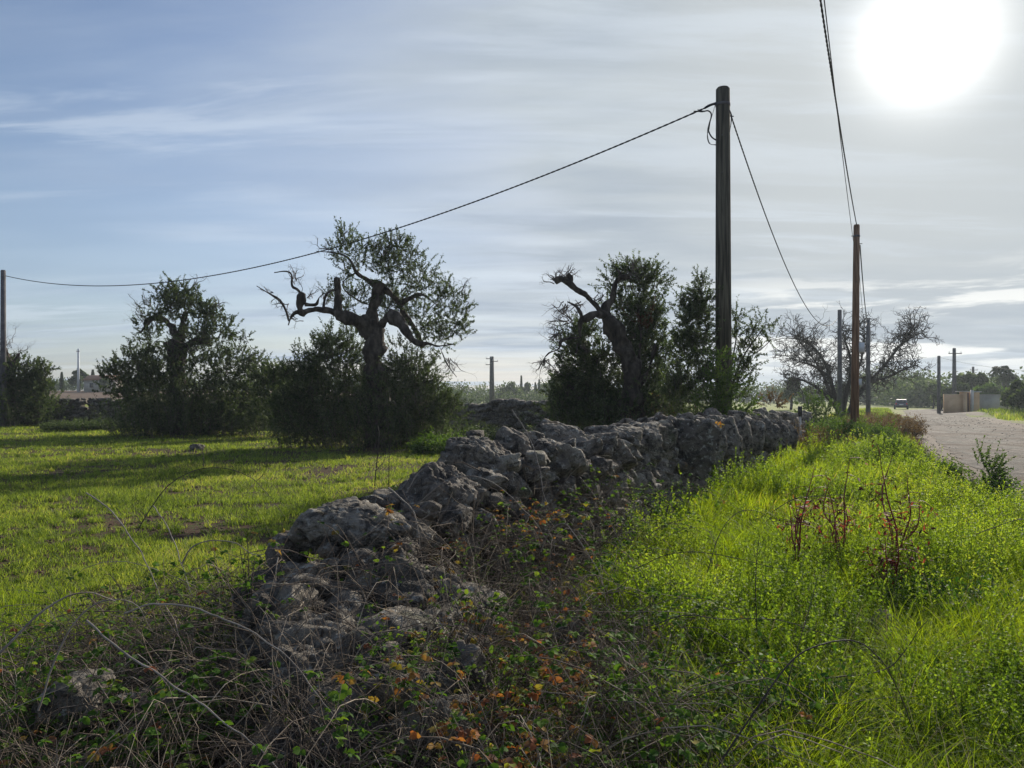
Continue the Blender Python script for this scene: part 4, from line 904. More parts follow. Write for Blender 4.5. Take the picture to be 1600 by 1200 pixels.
# ------------------------------------------------------------------ distant trees
def crown_mb(mb, c, rad, n, g, leaf=.35, rn=(0, 1)):
    u = nrm(g.normal(size=(n, 3))); rr = g.random(n)**.35; P = np.asarray(c)+u*rr[:, None]*np.asarray(rad)
    k = fbm(P*(1.6/np.mean(rad)), 2, 5) > -.35; P = P[k]; n = len(P)
    s = g.uniform(.5, 1.2, n)*leaf
    mb.leaves(P, g.normal(size=(n, 3))+np.array([0, 0, .5]), g.normal(size=(n, 3)), s*1.3, s, np.clip(g.uniform(rn[0], rn[1])*.5+g.uniform(0, .5, n), 0, 1))
def far_tree(name, label, px, ytop, D, w, lobes, seed, m='olive', trunk=True, leaf=.3, group=None, flat=1.0, n=500, ybase=None):
    g = np.random.default_rng(seed); top = W(px, ytop, D); z0 = float(hgt(top[0], D)); H = top[2]-z0
    root = empty(name, (top[0], D, z0), label, 'tree', group); wr = w/2400*D
    lv = MB()
    for k in range(lobes):
        a = g.uniform(0, 6.28); q = g.uniform(.1, .8)*wr; r = wr*g.uniform(.25, .5)
        zz = z0+H-r*.8*flat-g.uniform(0, .5)*H*.8-.25*q
        if k == 0: a, q, zz = 0, 0, z0+H-r*.8*flat
        crown_mb(lv, (top[0]+q*math.cos(a), D+q*math.sin(a), max(zz, z0+.5)), (r, r, r*.8*flat), n, g, leaf)
    lv.build('crown', M[m], root)
    t = MB(); t.limb([(top[0], D, z0-.2, .08*wr+.08), (top[0]+.1, D, z0+H*.35, .06*wr+.06), (top[0]-.1, D, z0+H*.7, .03*wr+.02)], S=7, step=.5, bump=.2, nsc=1); t.build('trunk', M['dark_branch'], root)
def cypress(label, px, ytop, D, w, seed):
    g = np.random.default_rng(seed); top = W(px, ytop, D); z0 = float(hgt(top[0], D)); H = top[2]-z0; root = empty('cypress_tree', (top[0], D, z0), label, 'tree', 'distant cypresses'); wr = w/2400*D
    n = 1500; t = g.random(n)**.8; a = g.random(n)*6.283; r = wr*np.sin(np.clip(t*1.0, 0, 1)**.6*np.pi*.98+.05)**.7*(1-.55*t)*np.sqrt(g.random(n))
    P = np.stack([top[0]+r*np.cos(a), D+r*np.sin(a), z0+.3+(H-.3)*t], -1); lv = MB()
    lv.leaves(P, np.stack([np.cos(a)*.4, np.sin(a)*.4, 1+0*a], -1), g.normal(size=(n, 3)), .5, .2, g.random(n)*.4); lv.build('crown', M['olive'], root)
    t_ = MB(); t_.cyl((top[0], D, z0-.2), (top[0], D, z0+H*.6), .15, .05, 6); t_.build('trunk', M['dark_branch'], root)
for i, (px, yt, D, w, nm, lab) in enumerate([
    (800, 597, 190, 40, 'pine_tree', 'broad rounded pine, larger of the pair in the central gap'), (824, 598, 195, 26, 'pine_tree', 'smaller rounded pine touching the right side of the broad one'),
    (868, 590, 170, 44, 'pine_tree', 'tall dark pine partly hidden by the forked olive'), (124, 577, 175, 26, 'round_tree', 'rounded green tree behind the pale skyline pole'),
    (1236, 592, 110, 30, 'round_tree', 'dark tree left of the bare tree, beyond the stone wall'), (1262, 606, 130, 34, 'round_tree', 'low dark tree behind the left limbs of the bare tree'),
    (1500, 600, 104, 26, 'roadside_tree', 'dark tree around the broad crossarm pole foot'), (1513, 582, 112, 40, 'roadside_tree', 'tallest dark tree of the grove behind the tan wall'),
    (1533, 585, 112, 34, 'roadside_tree', 'dark tree between the tallest grove tree and the palm'), (1546, 601, 104, 44, 'roadside_tree', 'lighter green bushy tree right above the tan gateway'),
    (1552, 603, 116, 20, 'roadside_tree', 'small dark tree beneath the palm fronds'), (1458, 600, 125, 26, 'roadside_tree', 'greyish tree left of the slim pole over the road'),
    (1470, 604, 110, 26, 'roadside_tree', 'dark tree just behind the slim roadside pole'), (1482, 608, 105, 20, 'roadside_tree', 'small tree touching the left end of the tan wall'), (1590, 598, 74, 40, 'roadside_tree', 'dark leafy tree at the right photo edge beyond the grey wall'),
    (1605, 606, 66, 40, 'roadside_tree', 'dark tree cut off by the right photo edge'), (1580, 615, 78, 24, 'roadside_tree', 'low bush tree at the right end of the grey wall'),
    (165, 590, 168, 16, 'round_tree', 'small dark tree by the far house roof left of the rounded olive')]):
    far_tree(nm, lab, px, yt, D, w, 15, 200+i, leaf=.36, n=260, group='trees beyond the fields' if px < 1300 else 'trees behind the roadside wall', m='shrub' if px == 1546 else 'olive')
cypress('thin cypress spire rising between the pair of pines', 814.5, 589, 200, 5, 1); cypress('short cypress right of the pine pair', 836.5, 600, 200, 6, 2)
cypress('taller cypress left of the partly hidden pine', 842.5, 595, 200, 6, 3); cypress('small cypress on the left skyline by the far house', 145, 580, 175, 8, 4); cypress('stubby dark cypress left of the pale skyline pole', 96.5, 584, 175, 6, 5)

def palm():
    D = 118; top = W(1571, 590, D); z0 = 0; root = empty('palm_tree', (top[0], D, 0), 'palm with drooping fronds behind the grey wall', 'palm')
    t = MB(); t.limb([(top[0], D, 0, .3), (top[0]+.2, D, top[2]*.5, .26), (top[0], D, top[2], .22)], S=8, step=.4, bump=.15, nsc=2); t.build('trunk', M['bark'], root)
    for (cx, cy, dx) in ((1573, 588, 0), (1566, 577, -.3)):
        c0 = W(cx, cy+1, D); g = np.random.default_rng(cx); f = MB()
        for k in range(26):
            a = g.uniform(0, 6.28); e = g.uniform(-.1, 1.2); L = g.uniform(1.3, 1.9); tt = np.linspace(0, 1, 8)
            C = c0+np.stack([np.cos(a)*L*tt*math.cos(e), np.sin(a)*L*tt*math.cos(e), L*tt*math.sin(e)-1.1*tt**2.0], -1)
            f.tubes(C[None], np.full((1, 8), .02), 3)
            for s in (-1, 1):
                q = C[1:]; d = np.gradient(C, axis=0)[1:]; sd = nrm(np.cross(d, [0, 0, 1.]))*s
                f.leaves(np.repeat(q, 3, 0)+g.normal(size=(21, 3))*.06, np.repeat(nrm(sd+nrm(d)*.7-np.array([0, 0, .35])), 3, 0), g.normal(size=(21, 3)), .62, .13, g.random(21)*.5)
        f.build('frond_head', M['olive'], root)
palm()

def treeline(name, label, segs, seed, hmin, hmax, m='olive', leaf=.5):
    g = np.random.default_rng(seed); lv = MB()
    for (p0, D0, p1, D1, n, sc) in segs:
        for k in range(n):
            t = (k+g.random())/n; D = D0+(D1-D0)*t+g.uniform(-8, 8); px = p0+(p1-p0)*t; x = (px-800)/1200*D; z0 = float(hgt(x, D)); h = g.uniform(hmin, hmax)*sc; r = h*g.uniform(.5, .9)
            crown_mb(lv, (x, D, z0+h*.5), (r, r, h*.52), 190, g, leaf*sc**.5)
            crown_mb(lv, (x+g.uniform(-1, 1)*r, D+1, z0+h*.35), (r, r, h*.38), 120, g, leaf*sc**.5)
    return tag(lv.build(name, M[m]), label, 'treeline', kind='stuff')
treeline('far_treeline', 'grey green far-off wood along the horizon behind the fields', [(-150, 230, 60, 215, 30, .7), (40, 222, 470, 215, 70, .62), (400, 230, 900, 240, 100, 1.0), (860, 240, 1330, 230, 90, 1.05), (1340, 200, 1452, 180, 46, 1.35), (1380, 160, 1450, 140, 14, 1.05), (1440, 140, 1700, 140, 34, 1.0), (700, 180, 860, 185, 22, .55)], 60, 4.5, 7.0)
# far house on the left skyline
def far_house():
    D = 172; c = W(163, 601, D); z0 = float(hgt(c[0], D)); r = empty('far_house', (c[0], D, z0), 'tiny far house with a reddish roof on the left skyline', 'house')
    a = MB(); a.box((c[0], D, z0+1.2), (3.2, 2.5, 1.3)); a.build('wall', M['grey_plaster'], r)
    a = MB(); zt = z0+2.5; V = [(c[0]-3.5, D-2.9, zt), (c[0]+3.5, D-2.9, zt), (c[0]+3.5, D+2.9, zt), (c[0]-3.5, D+2.9, zt), (c[0]-3.5, D, zt+1.2), (c[0]+3.5, D, zt+1.2)]
    a.add(V, [[0, 1, 5, 4], [2, 3, 4, 5], [3, 2, 1, 0]], [[0, 4, 3], [1, 2, 5]]); a.build('roof', M['tile'], r)
    for k in (-1.5, 1.5):
        a = MB(); a.box((c[0]+k, D-2.52, z0+1.4), (.4, .04, .5)); a.build('window', M['cable'], r)
far_house()

# ------------------------------------------------------------------ car
def car():
    D = 116; x = (1408-800)/1200*D; ang = -math.atan(.48)
    root = empty('car', (x, D, .02), 'small pale lilac hatchback driving away on the road', 'car'); root.rotation_euler = (0, 0, ang)
    paint = plain('lilac_grey_paint', [(0, (.10, .09, .15)), (1, (.13, .12, .18))], .6, 3, 0, 9); glass = plain('dark_car_glass', [(0, (.02, .025, .035)), (1, (.05, .055, .07))], .15, 3, 0, 9)
    rub = plain('tyre_rubber', [(0, (.012, .012, .012)), (1, (.03, .03, .03))], .9, 9, .1, 30); red = plain('tail_lamp', [(0, (.4, .02, .02)), (1, (.5, .04, .03))], .3, 5, 0, 9)
    def prism(prof, hw, taper=1.0, top=None):
        n = len(prof); V = []
        for s in (-1, 1):
            for (y, z) in prof: V.append((s*hw*(1-(1-taper)*max(0, (z-.85)/.65)), y, z))
        Q = [[i, (i+1) % n, n+(i+1) % n, n+i] for i in range(n)]; bm = bmesh.new(); vs_ = [bm.verts.new(v) for v in V]
        for q in Q: bm.faces.new([vs_[i] for i in q])
        bm.faces.new([vs_[i] for i in range(n)][::-1]); bm.faces.new([vs_[n+i] for i in range(n)])
        bmesh.ops.recalc_face_normals(bm, faces=bm.faces); bmesh.ops.bevel(bm, geom=list(bm.edges), offset=.04, segments=2, affect='EDGES', profile=.6); return bm
    def put(bm, name, m, parent=root):
        me = bpy.data.meshes.new(name); bm.to_mesh(me); bm.free(); me.materials.append(m); o = bpy.data.objects.new(name, me); COL.objects.link(o); o.parent = parent; return o
    put(prism([(-1.9, .28), (-1.95, .6), (-1.88, .95), (-1.62, 1.42), (-1.3, 1.5), (.2, 1.5), (.95, 1.02), (1.8, .88), (1.95, .6), (1.9, .28)], .84, .80), 'body', paint)
    def quad(name, pts, m, parent=root):
        bm = bmesh.new(); f = bm.faces.new([bm.verts.new(p) for p in pts]); r = bmesh.ops.extrude_face_region(bm, geom=[f]); nrm_ = f.normal.copy(); f.normal_update()
        for v in [e for e in r['geom'] if isinstance(e, bmesh.types.BMVert)]: v.co += f.normal*.015
        return put(bm, name, m, parent)
    quad('rear_window', [(-.62, -1.90, 1.0), (.62, -1.90, 1.0), (.55, -1.67, 1.38), (-.55, -1.67, 1.38)], glass)
    for s in (-1, 1):
        p = [(s*.815, -1.5, 1.02), (s*.815, .75, 1.02), (s*.72, .15, 1.4), (s*.72, -1.4, 1.4)]; quad('side_window', p if s > 0 else p[::-1], glass)
        quad('tail_lamp', [(s*.72-.09, -1.965, .72), (s*.72+.09, -1.965, .72), (s*.70+.09, -1.94, .95), (s*.70-.09, -1.94, .95)], red)
        for y in (-1.25, 1.25):
            w = MB(); w.cyl((s*.86-.1*1, y, .30), (s*.86-.1+.2, y, .30), .30, .30, 18); ww = w.build('wheel', rub, None); ww.parent = root
            h = MB(); h.cyl((s*.86-.02+s*.09, y, .30), (s*.86-.02+s*.12+.02, y, .30), .17, .17, 12); hh = h.build('rim', M['pale_metal'], None); hh.parent = ww
    b = MB(); b.box((0, -1.96, .42), (.8, .06, .11)); bb = b.build('bumper', rub, None); bb.parent = root
    b = MB(); b.box((0, -1.99, .70), (.26, .012, .055)); bb = b.build('number_plate', M['pale_metal'], None); bb.parent = root
car()

# ------------------------------------------------------------------ field turf (left)
def frustum_pts(n, p0, p1, D0, D1, g):
    D = D0*(D1/D0)**g.random(n); px = p0+(p1-p0)*g.random(n); return (px-800)/1200*D, D
def turf():
    g = np.random.default_rng(90); mb = MB()
    for (n, p0, p1, D0, D1, lev) in ((230000, -120, 900, 3.6, 13, 2), (190000, -120, 900, 13, 48, 1)):
        x, y = frustum_pts(n, p0, p1, D0, D1, g); q = x0_of(x, y)
        cov = .5*n2(x, y, .5, 41)+.55*n2(x, y, 1.9, 43)+.35*n2(x, y, 7, 47, 2)
        k = (q < -3.75) & (cov > -.50+g.random(len(x))*.46); x, y, cov = x[k], y[k], cov[k]; n = len(x)
        big = np.clip(.5+n2(x, y, .9, 51), 0, 1)
        h = (.02+.05*g.random(n)+.09*big**2*g.random(n)+.03*np.clip(cov, 0, 1))*np.interp(y, [3, 13, 48], [1, 1.25, 1.9]); h *= 1+.6*sst(-(y-5.5), 0, 1.5)
        w = np.interp(y, [3, 13, 48], [.005, .012, .04])
        mb.blades(np.stack([x, y, hgt(x, y)-.005], -1), h, w, g.uniform(.2, .9, n), g, np.clip(.45+.35*n2(x, y, .8, 55)+g.normal(size=n)*.2, 0, 1), lev)
    cx, cy = frustum_pts(900, -120, 800, 4.2, 26, g); kk = x0_of(cx, cy) < -4.0; cx, cy = cx[kk], cy[kk]; nt = len(cx); m_ = 26
    X = cx[:, None]+g.normal(size=(nt, m_))*.03; Y = cy[:, None]+g.normal(size=(nt, m_))*.03
    mb.blades(np.stack([X.ravel(), Y.ravel(), hgt(X, Y).ravel()-.005], -1), (g.uniform(.06, .19, (nt, 1))*g.uniform(.6, 1.1, (nt, m_))).ravel(), np.interp(Y.ravel(), [4, 26], [.006, .022]), g.uniform(.3, 1.3, nt*m_), g, np.clip(np.repeat(g.random(nt), m_)*.8+g.normal(size=nt*m_)*.08, 0, 1), 2)
    tag(mb.build('field_grass', M['turf']), 'short patchy green grass over the field left of the wall', 'grass', kind='stuff')
    # soil clods
    c = MB(); x, y = frustum_pts(4000, -100, 800, 4.5, 40, g); q = x0_of(x, y); k = (q < -4) & (.5*n2(x, y, .5, 41)+.55*n2(x, y, 1.9, 43) < -.10); x, y = x[k], y[k]
    V, T = ICO[2]
    for a, b in zip(x, y):
        s = g.uniform(.008, .026)*(1+b/30); c.add(V*(1+.25*fbm(V*2+g.uniform(0, 50), 2))[:, None]*np.array([1, 1, .6])*s+np.array([a, b, float(hgt(a, b))]), None, T)
    tag(c.build('soil_clods', plain('soil_clod', [(0, (.05, .027, .018)), (1, (.12, .07, .045))], .95, 20, .3, 60)), 'brown soil clods showing through the field grass', 'soil', kind='stuff')
turf()

# ------------------------------------------------------------------ verge (right)
def verge_mask(x, y):
    q = x0_of(x, y); e = qe(y)-.35+.3*n2(y, y*0+3, .7, 61); qL = np.interp(y, [2, 3, 4, 5, 6, 7], [-.45, -.8, -1.25, -1.75, -2.2, -2.45])+.15*n2(x, y, 2.0, 62); return (q > qL) & (q < e+.0) & (y > 1.6)
def verge():
    g = np.random.default_rng(91); mb = MB()
    # tall fine grass, thickest along the wall and at the lower right
    x, y = frustum_pts(150000, 760, 1800, 2.0, 30, g); k = verge_mask(x, y); x, y = x[k], y[k]; q = x0_of(x, y)
    dens = .30+1.0*n2(x, y, .9, 63)+.40*(q < -1.0)+.1*(y < 3.2); k = g.random(len(x)) < dens; x, y, q = x[k], y[k], q[k]; n = len(x)
    patch = n2(x, y, .6, 65)
    h = (.24+.22*g.random(n)+.20*patch)*np.interp(y, [2, 3.5, 8, 30], [.75, 1, 1.05, 1.2]); w = np.interp(y, [2, 6, 30], [.0035, .006, .03])*g.uniform(.6, 1.3, n)
    mb.blades(np.stack([x, y, hgt(x, y)-.01], -1), h, w, g.uniform(.15, .85, n), g, np.clip(.5+.35*n2(x, y, .8, 67)+g.normal(size=n)*.18, 0, 1), 3, leandir=(.15, -.25, 0))
    cx, cy = frustum_pts(1000, 860, 1800, 2.4, 20, g); kk = verge_mask(cx, cy); cx, cy = cx[kk], cy[kk]; m_ = 75; nt = len(cx)
    X = cx[:, None]+g.normal(size=(nt, m_))*.035; Y = cy[:, None]+g.normal(size=(nt, m_))*.035; tn = np.clip(.38+g.normal(size=(nt, 1))*.2+g.normal(size=(nt, m_))*.08, 0, .86)
    hh_ = g.uniform(.22, .50, (nt, 1))*g.uniform(.6, 1.1, (nt, m_)); ww = np.interp(Y, [2, 6, 30], [.0045, .008, .03])
    mb.blades(np.stack([X.ravel(), Y.ravel(), hgt(X, Y).ravel()-.01], -1), hh_.ravel(), ww.ravel(), g.uniform(.3, 1.25, nt*m_), g, tn.ravel(), 3)
    tag(mb.build('verge_grass', M['grass']), 'tall bright green grass between the stone wall and the road', 'grass', kind='stuff')
    # leafy yellow-green weeds
    wd = MB(); st = MB(); n0 = 38000
    x, y = frustum_pts(n0, 860, 1800, 2.2, 24, g); k = verge_mask(x, y); x, y = x[k], y[k]; q = x0_of(x, y)
    k = g.random(len(x)) < np.clip(.42+1.3*n2(x, y, .8, 69)-.45*(q < -1.2)+.2*sst(q, .0, 1.2), 0.04, 1); x, y = x[k], y[k]; n = len(x)
    H = np.maximum(.08, (.22+.26*g.random(n)+.26*n2(x, y, 1.1, 71))*np.interp(y, [2.2, 4, 24], [.8, 1, 1.2])); K = 5; t = np.linspace(0, 1, K)[None, :, None]
    P = np.stack([x, y, hgt(x, y)-.01], -1); d = nrm(np.array([0, 0, 1.])+g.normal(size=(n, 3))*.16)
    C = P[:, None]+d[:, None]*H[:, None, None]*t+g.normal(size=(n, 1, 3))*.12*H[:, None, None]*t*t
    sc = np.interp(y, [2, 5, 24], [.75, 1, 2.6])
    st.tubes(C, (np.linspace(.0028, .001, K)[None]*sc[:, None]), 3)
    per = 32; tt = .15+.88*g.random((n, per))**.75; aa = tt*(K-1); i = np.clip(aa.astype(int), 0, K-2); f = (aa-i)[..., None]; idx = np.arange(n)[:, None]
    Q = C[idx, i]*(1-f)+C[idx, i+1]*f; D = g.normal(size=(n, per, 3)); D[..., 2] = np.abs(D[..., 2])*.8+.2; N = g.normal(size=(n, per, 3))*.6; N[..., 2] += 1
    tone = np.clip(.5+.45*n2(x, y, .5, 73)+g.normal(size=n)*.12, 0, 1)
    r_ = np.clip(tone[:, None]+.25*(tt-.6)+g.normal(size=(n, per))*.08, 0, 1); s_ = g.uniform(.6, 1.3, (n, per))*sc[:, None]*(1.15-.5*tt)
    wd.leaves(Q.reshape(-1, 3), D.reshape(-1, 3), N.reshape(-1, 3), (.028*s_).ravel(), (.015*s_).ravel(), r_.ravel())
    wd.v += st.v; wd.r += st.r; wd.q += [a+wd.n for a in st.q]; wd.n += st.n
    tag(wd.build('verge_weeds', M['weed']), 'leafy yellow green weeds covering the verge beside the road', 'weeds', kind='stuff')
    # dry straw stalks
    s = MB(); x, y = frustum_pts(4200, 700, 1750, 2.2, 26, g); q = x0_of(x, y); k = (q > -2.6) & (q < qe(y)-.3); x, y = x[k], y[k]; n = len(x)
    s.blades(np.stack([x, y, hgt(x, y)], -1), g.uniform(.25, .62, n), np.interp(y, [2, 26], [.003, .014]), g.uniform(.3, 1.2, n), g, g.random(n), 3)
    tag(s.build('dry_stalks', M['straw']), 'pale dry stalks scattered through the verge grass', 'dry grass', kind='stuff')
    # far bank grasses and roadside tufts
    f = MB(); n = 26000; y = g.uniform(24, 105, n); q = g.uniform(-4.5, 1.3, n); x = q+.48*y
    x = np.concatenate([x, g.uniform(38, 62, 14000)]); y = np.concatenate([y, g.uniform(58, 84, 14000)]); k = (x0_of(x, y) < 1.1) | (x0_of(x, y) > 9.6); x, y = x[k], y[k]; n = len(x)
    f.blades(np.stack([x, y, hgt(x, y)-.02], -1), g.uniform(.2, .5, n), y*.0011, g.uniform(.2, .7, n), g, np.clip(.5+.5*n2(x, y, .15, 81)+g.normal(size=n)*.2, 0, 1), 1)
    tag(f.build('roadside_grass', M['turf']), 'rough grass on both road banks farther away', 'grass', kind='stuff')
    f = MB(); n = 12000; y = g.uniform(14, 70, n); x = .48*y+qe(y)-.35+g.uniform(-.9, .5, n)
    f.blades(np.stack([x, y, hgt(x, y)-.02], -1), g.uniform(.1, .42, n), y*.0009, g.uniform(.2, .9, n), g, g.random(n), 1)
    tag(f.build('dry_bank_grass', M['dryleaf']), 'brownish dry grass fringe along the left road edge', 'dry grass', kind='stuff')
    # loose stones on the gravel
    c = MB(); V, T = ICO[2]; n = 1500; y = 8+60*g.random(n)**1.6; q = np.where(g.random(n) < .6, qe(y)+.25+g.normal(0, .35, n), g.uniform(3.6, 9, n))
    for a, b in zip(q, y):
        sz = g.uniform(.004, .014)*(1+b/25); X_ = a+.48*b; c.add(V*(1+.3*fbm(V*2+g.uniform(0, 50), 2))[:, None]*np.array([1, 1, .6])*sz+np.array([X_, b, float(hgt(X_, b))+.02]), None, T, rnd=g.random())
    tag(c.build('gravel_stones', M['stone']), 'small loose stones strewn on the gravel and road', 'gravel', kind='stuff')
verge()

# ------------------------------------------------------------------ bramble thicket
def thicket_h(x, y):
    q = x0_of(x, y); return q
def bramble():
    g = np.random.default_rng(92)
    def region(n, far=5.6):
        out = []
        while len(out) < n:
            D = g.uniform(1.9, far+1.6); px = g.uniform(-150, 1120); x = (px-800)/1200*D; q = x-.48*D
            if -.37 < x/D < -.06 and 2.75 < D and g.random() < (.60 if D > 3.5 else .35): continue
            if (q < -2.1 or px < 760 or (px < 1020 and D < 4.6) or (px < 1090 and D < 3.2)) and (q > -2.8 or D < (4.2 if px < 700 else 4.8) or q < -3.55):
                lim = np.interp(px, [-150, 250, 450, 700, 900, 1000, 1120], [4.4, 5.2, 5.4, 5.4, 7.4, 7.6, 4.2])
                if D < lim and  not (px < 90 and D > 3.6 and g.random() < .8): out.append((x, D))
        return np.array(out)
    def base_z(x, y):   # rests over the rubble slope
        q = x0_of(x, y); on = sst(-q, 1.95, 2.85)*sst(q, -3.9, -3.3)*sst(y, 3.0, 4.4)*np.interp(y, [3, 4.6, 6, 7], [.0, .25, .6, .62]); return hgt(x, y)+on
    tw = MB(); P = region(3400, 6.2); n = len(P); z = base_z(P[:, 0], P[:, 1])
    K = 9; t = np.linspace(0, 1, K)[None, :, None]
    a = g.random(n)*6.283; L = g.uniform(.35, 1.25, n); up = g.uniform(.12, .62, n)*np.where(P[:, 1] < 2.6, .6, 1)*(1-.6*sst(mound(P[:, 0], P[:, 1]), .1, .4))
    hd = np.stack([np.cos(a), np.sin(a), 0*a], -1)
    C = np.concatenate([P, z[:, None]], 1)[:, None]+hd[:, None]*L[:, None, None]*t+np.array([0, 0, 1.])*(up[:, None, None]*4*t*(1-t*g.uniform(.8, 1.0, (n, 1, 1))))*.62+g.normal(size=(n, 1, 3))*.1*np.sin(t*3.1)+g.normal(size=(n, K, 3))*.006
    tw.tubes(C, np.linspace(1, .45, K)[None]*g.uniform(.0012, .0034, n)[:, None], 4, rnd=g.random(n)**1.6)
    P2 = region(7500, 6.2); n2_ = len(P2); z2 = base_z(P2[:, 0], P2[:, 1]); K2 = 5; t2 = np.linspace(0, 1, K2)[None, :, None]
    d = nrm(g.normal(size=(n2_, 3))*np.array([1, 1, .7])+np.array([0, 0, .35])); st_ = np.concatenate([P2, (z2+g.uniform(0, .32, n2_)*(1-.7*sst(mound(P2[:, 0], P2[:, 1]), .1, .4)))[:, None]], 1)
    C2 = st_[:, None]+d[:, None]*g.uniform(.12, .5, n2_)[:, None, None]*t2+g.normal(size=(n2_, 1, 3))*.07*t2*t2+g.normal(size=(n2_, K2, 3))*.006
    tw.tubes(C2, np.linspace(1, .5, K2)[None]*g.uniform(.0007, .002, n2_)[:, None], 3, rnd=g.random(n2_)**1.4)
    tag(tw.build('bramble_tangle', M['twig']), 'dense tangle of thin dry bramble twigs over the fallen stones', 'brambles', kind='stuff')
    # trifoliate leaves on canes
    lv = MB(); m = 24000; i = g.integers(0, n, m); tt = g.uniform(.25, 1, m)*(K-1); k = np.clip(tt.astype(int), 0, K-2); f = (tt-k)[:, None]
    Q = C[i, k]*(1-f)+C[i, k+1]*f; Q = Q+g.normal(size=(m, 3))*.015
    clump = fbm(Q*2.3, 2, 5); hue = fbm(Q*1.9+30, 2, 8); keep = clump > -.12; Q = Q[keep]; hue = hue[keep]; m = len(Q)
    pxq = Q[:, 0]/Q[:, 1]*1200+800; warm = np.exp(-((pxq-720)/260)**2)*.16+.06*(hue > .3)
    az = g.random(m)*6.283; sz = g.uniform(.012, .034, m)
    rb = np.clip(.30+.18*g.normal(size=m), 0, .62); isw = g.random(m) < warm*3.0*(pxq < 930)*(hue > .05)+.03; rb = np.where(isw, g.uniform(.68, 1, m), rb)
    N = g.normal(size=(m, 3))*.45+np.array([0, -.15, 1])
    for da, s in ((0, 1.0), (1.25, .8), (-1.25, .8)):
        D_ = np.stack([np.cos(az+da), np.sin(az+da), g.normal(size=m)*.3-.1], -1); lv.broad(Q, D_, N, sz*s*1.25, sz*s, np.clip(rb+g.normal(size=m)*.04, 0, 1))
    tag(lv.build('bramble_leaves', M['bramble']), 'green and rusty orange bramble leaves through the thicket', 'bramble leaves', kind='stuff')
    # small ground ivy / weeds at lower left and dry grass tufts
    gw = MB(); x, y = frustum_pts(16000, -150, 1000, 2.0, 5.2, g); q = x0_of(x, y); k = (n2(x, y, 1.1, 83) > -.05); x, y = x[k], y[k]; m = len(x)
    kk = g.random(len(x)) > .8*sst(mound(x, y), .1, .35); x, y = x[kk], y[kk]; m = len(x)
    Q = np.stack([x, y, base_z(x, y)+g.uniform(.0, .16, m)], -1); D_ = g.normal(size=(m, 3)); D_[:, 2] = np.abs(D_[:, 2])*.4
    gw.broad(Q, D_, g.normal(size=(m, 3))*.4+np.array([0, 0, 1]), g.uniform(.015, .04, m), g.uniform(.012, .03, m), np.clip(g.normal(.25, .14, m), 0, .6))
    tag(gw.build('ground_ivy', M['bramble']), 'low dark green leaves covering the ground beneath the brambles', 'ground cover', kind='stuff')
    s = MB(); cen = [(.0, 0)]; xs, ys = [], []
    for (px, D, m_, sp) in ((330, 3.0, 170, .12), (160, 2.6, 130, .12), (30, 2.7, 110, .14), (420, 3.5, 110, .14), (250, 4.9, 120, .25), (380, 5.0, 120, .2), (1050, 3.6, 160, .2), (930, 4.3, 120, .2), (560, 2.5, 70, .12), (1010, 5.4, 120, .2), (330, 2.4, 80, .1), (480, 2.9, 70, .1), (720, 2.6, 50, .12)):
        xs.append((px-800)/1200*D+g.normal(size=m_)*sp); ys.append(D+g.normal(size=m_)*sp)
    x, y = np.concatenate(xs), np.concatenate(ys); m = len(x)
    s.blades(np.stack([x, y, base_z(x, y)], -1), g.uniform(.12, .48, m), g.uniform(.0012, .0035, m), g.uniform(.2, 1.3, m), g, g.random(m), 3)
    tag(s.build('dry_grass_tufts', M['straw']), 'straw coloured dry grass tufts among the brambles', 'dry grass', kind='stuff')
    # greener tall grass at far lower left and in front centre
    gg = MB(); x, y = frustum_pts(7000, -200, 120, 2.2, 6.5, g); x2, y2 = frustum_pts(3800, 830, 1120, 2.2, 3.6, g); x3, y3 = frustum_pts(2500, 100, 600, 4.6, 6.0, g); x = np.concatenate([x, x2, x3]); y = np.concatenate([y, y2, y3]); k = g.random(len(x)) < .5+.8*n2(x, y, 1.2, 87); x, y = x[k], y[k]; m = len(x)
    gg.blades(np.stack([x, y, hgt(x, y)], -1), g.uniform(.08, .30, m), .004, g.uniform(.2, 1, m), g, np.clip(g.normal(.35, .15, m), 0, 1), 3)
    tag(gg.build('thicket_grass', M['grass']), 'loose green grass growing through the edge of the brambles', 'grass', kind='stuff')
    # nettle-like green leafy sprigs at lower centre
    sp_ = MB(); x, y = frustum_pts(620, 560, 1200, 2.3, 3.5, g); H = g.uniform(.12, .34, len(x))
    for a_, b_, h_ in zip(x, y, H):
        n_ = 22; tt = g.random(n_); D_ = g.normal(size=(n_, 3)); D_[:, 2] = np.abs(D_[:, 2])*.5+.1
        sp_.broad(np.stack([a_+g.normal(size=n_)*.012, b_+g.normal(size=n_)*.012, float(base_z(a_, b_))+tt*h_], -1), D_, g.normal(size=(n_, 3))*.4+np.array([0, 0, 1]), .022*(1.2-tt*.5), .014, np.clip(g.normal(.45, .1, n_), 0, .65))
    tag(sp_.build('leafy_weeds', M['bramble']), 'small green leafy weeds at the bottom centre among twigs', 'weeds', kind='stuff')
bramble()

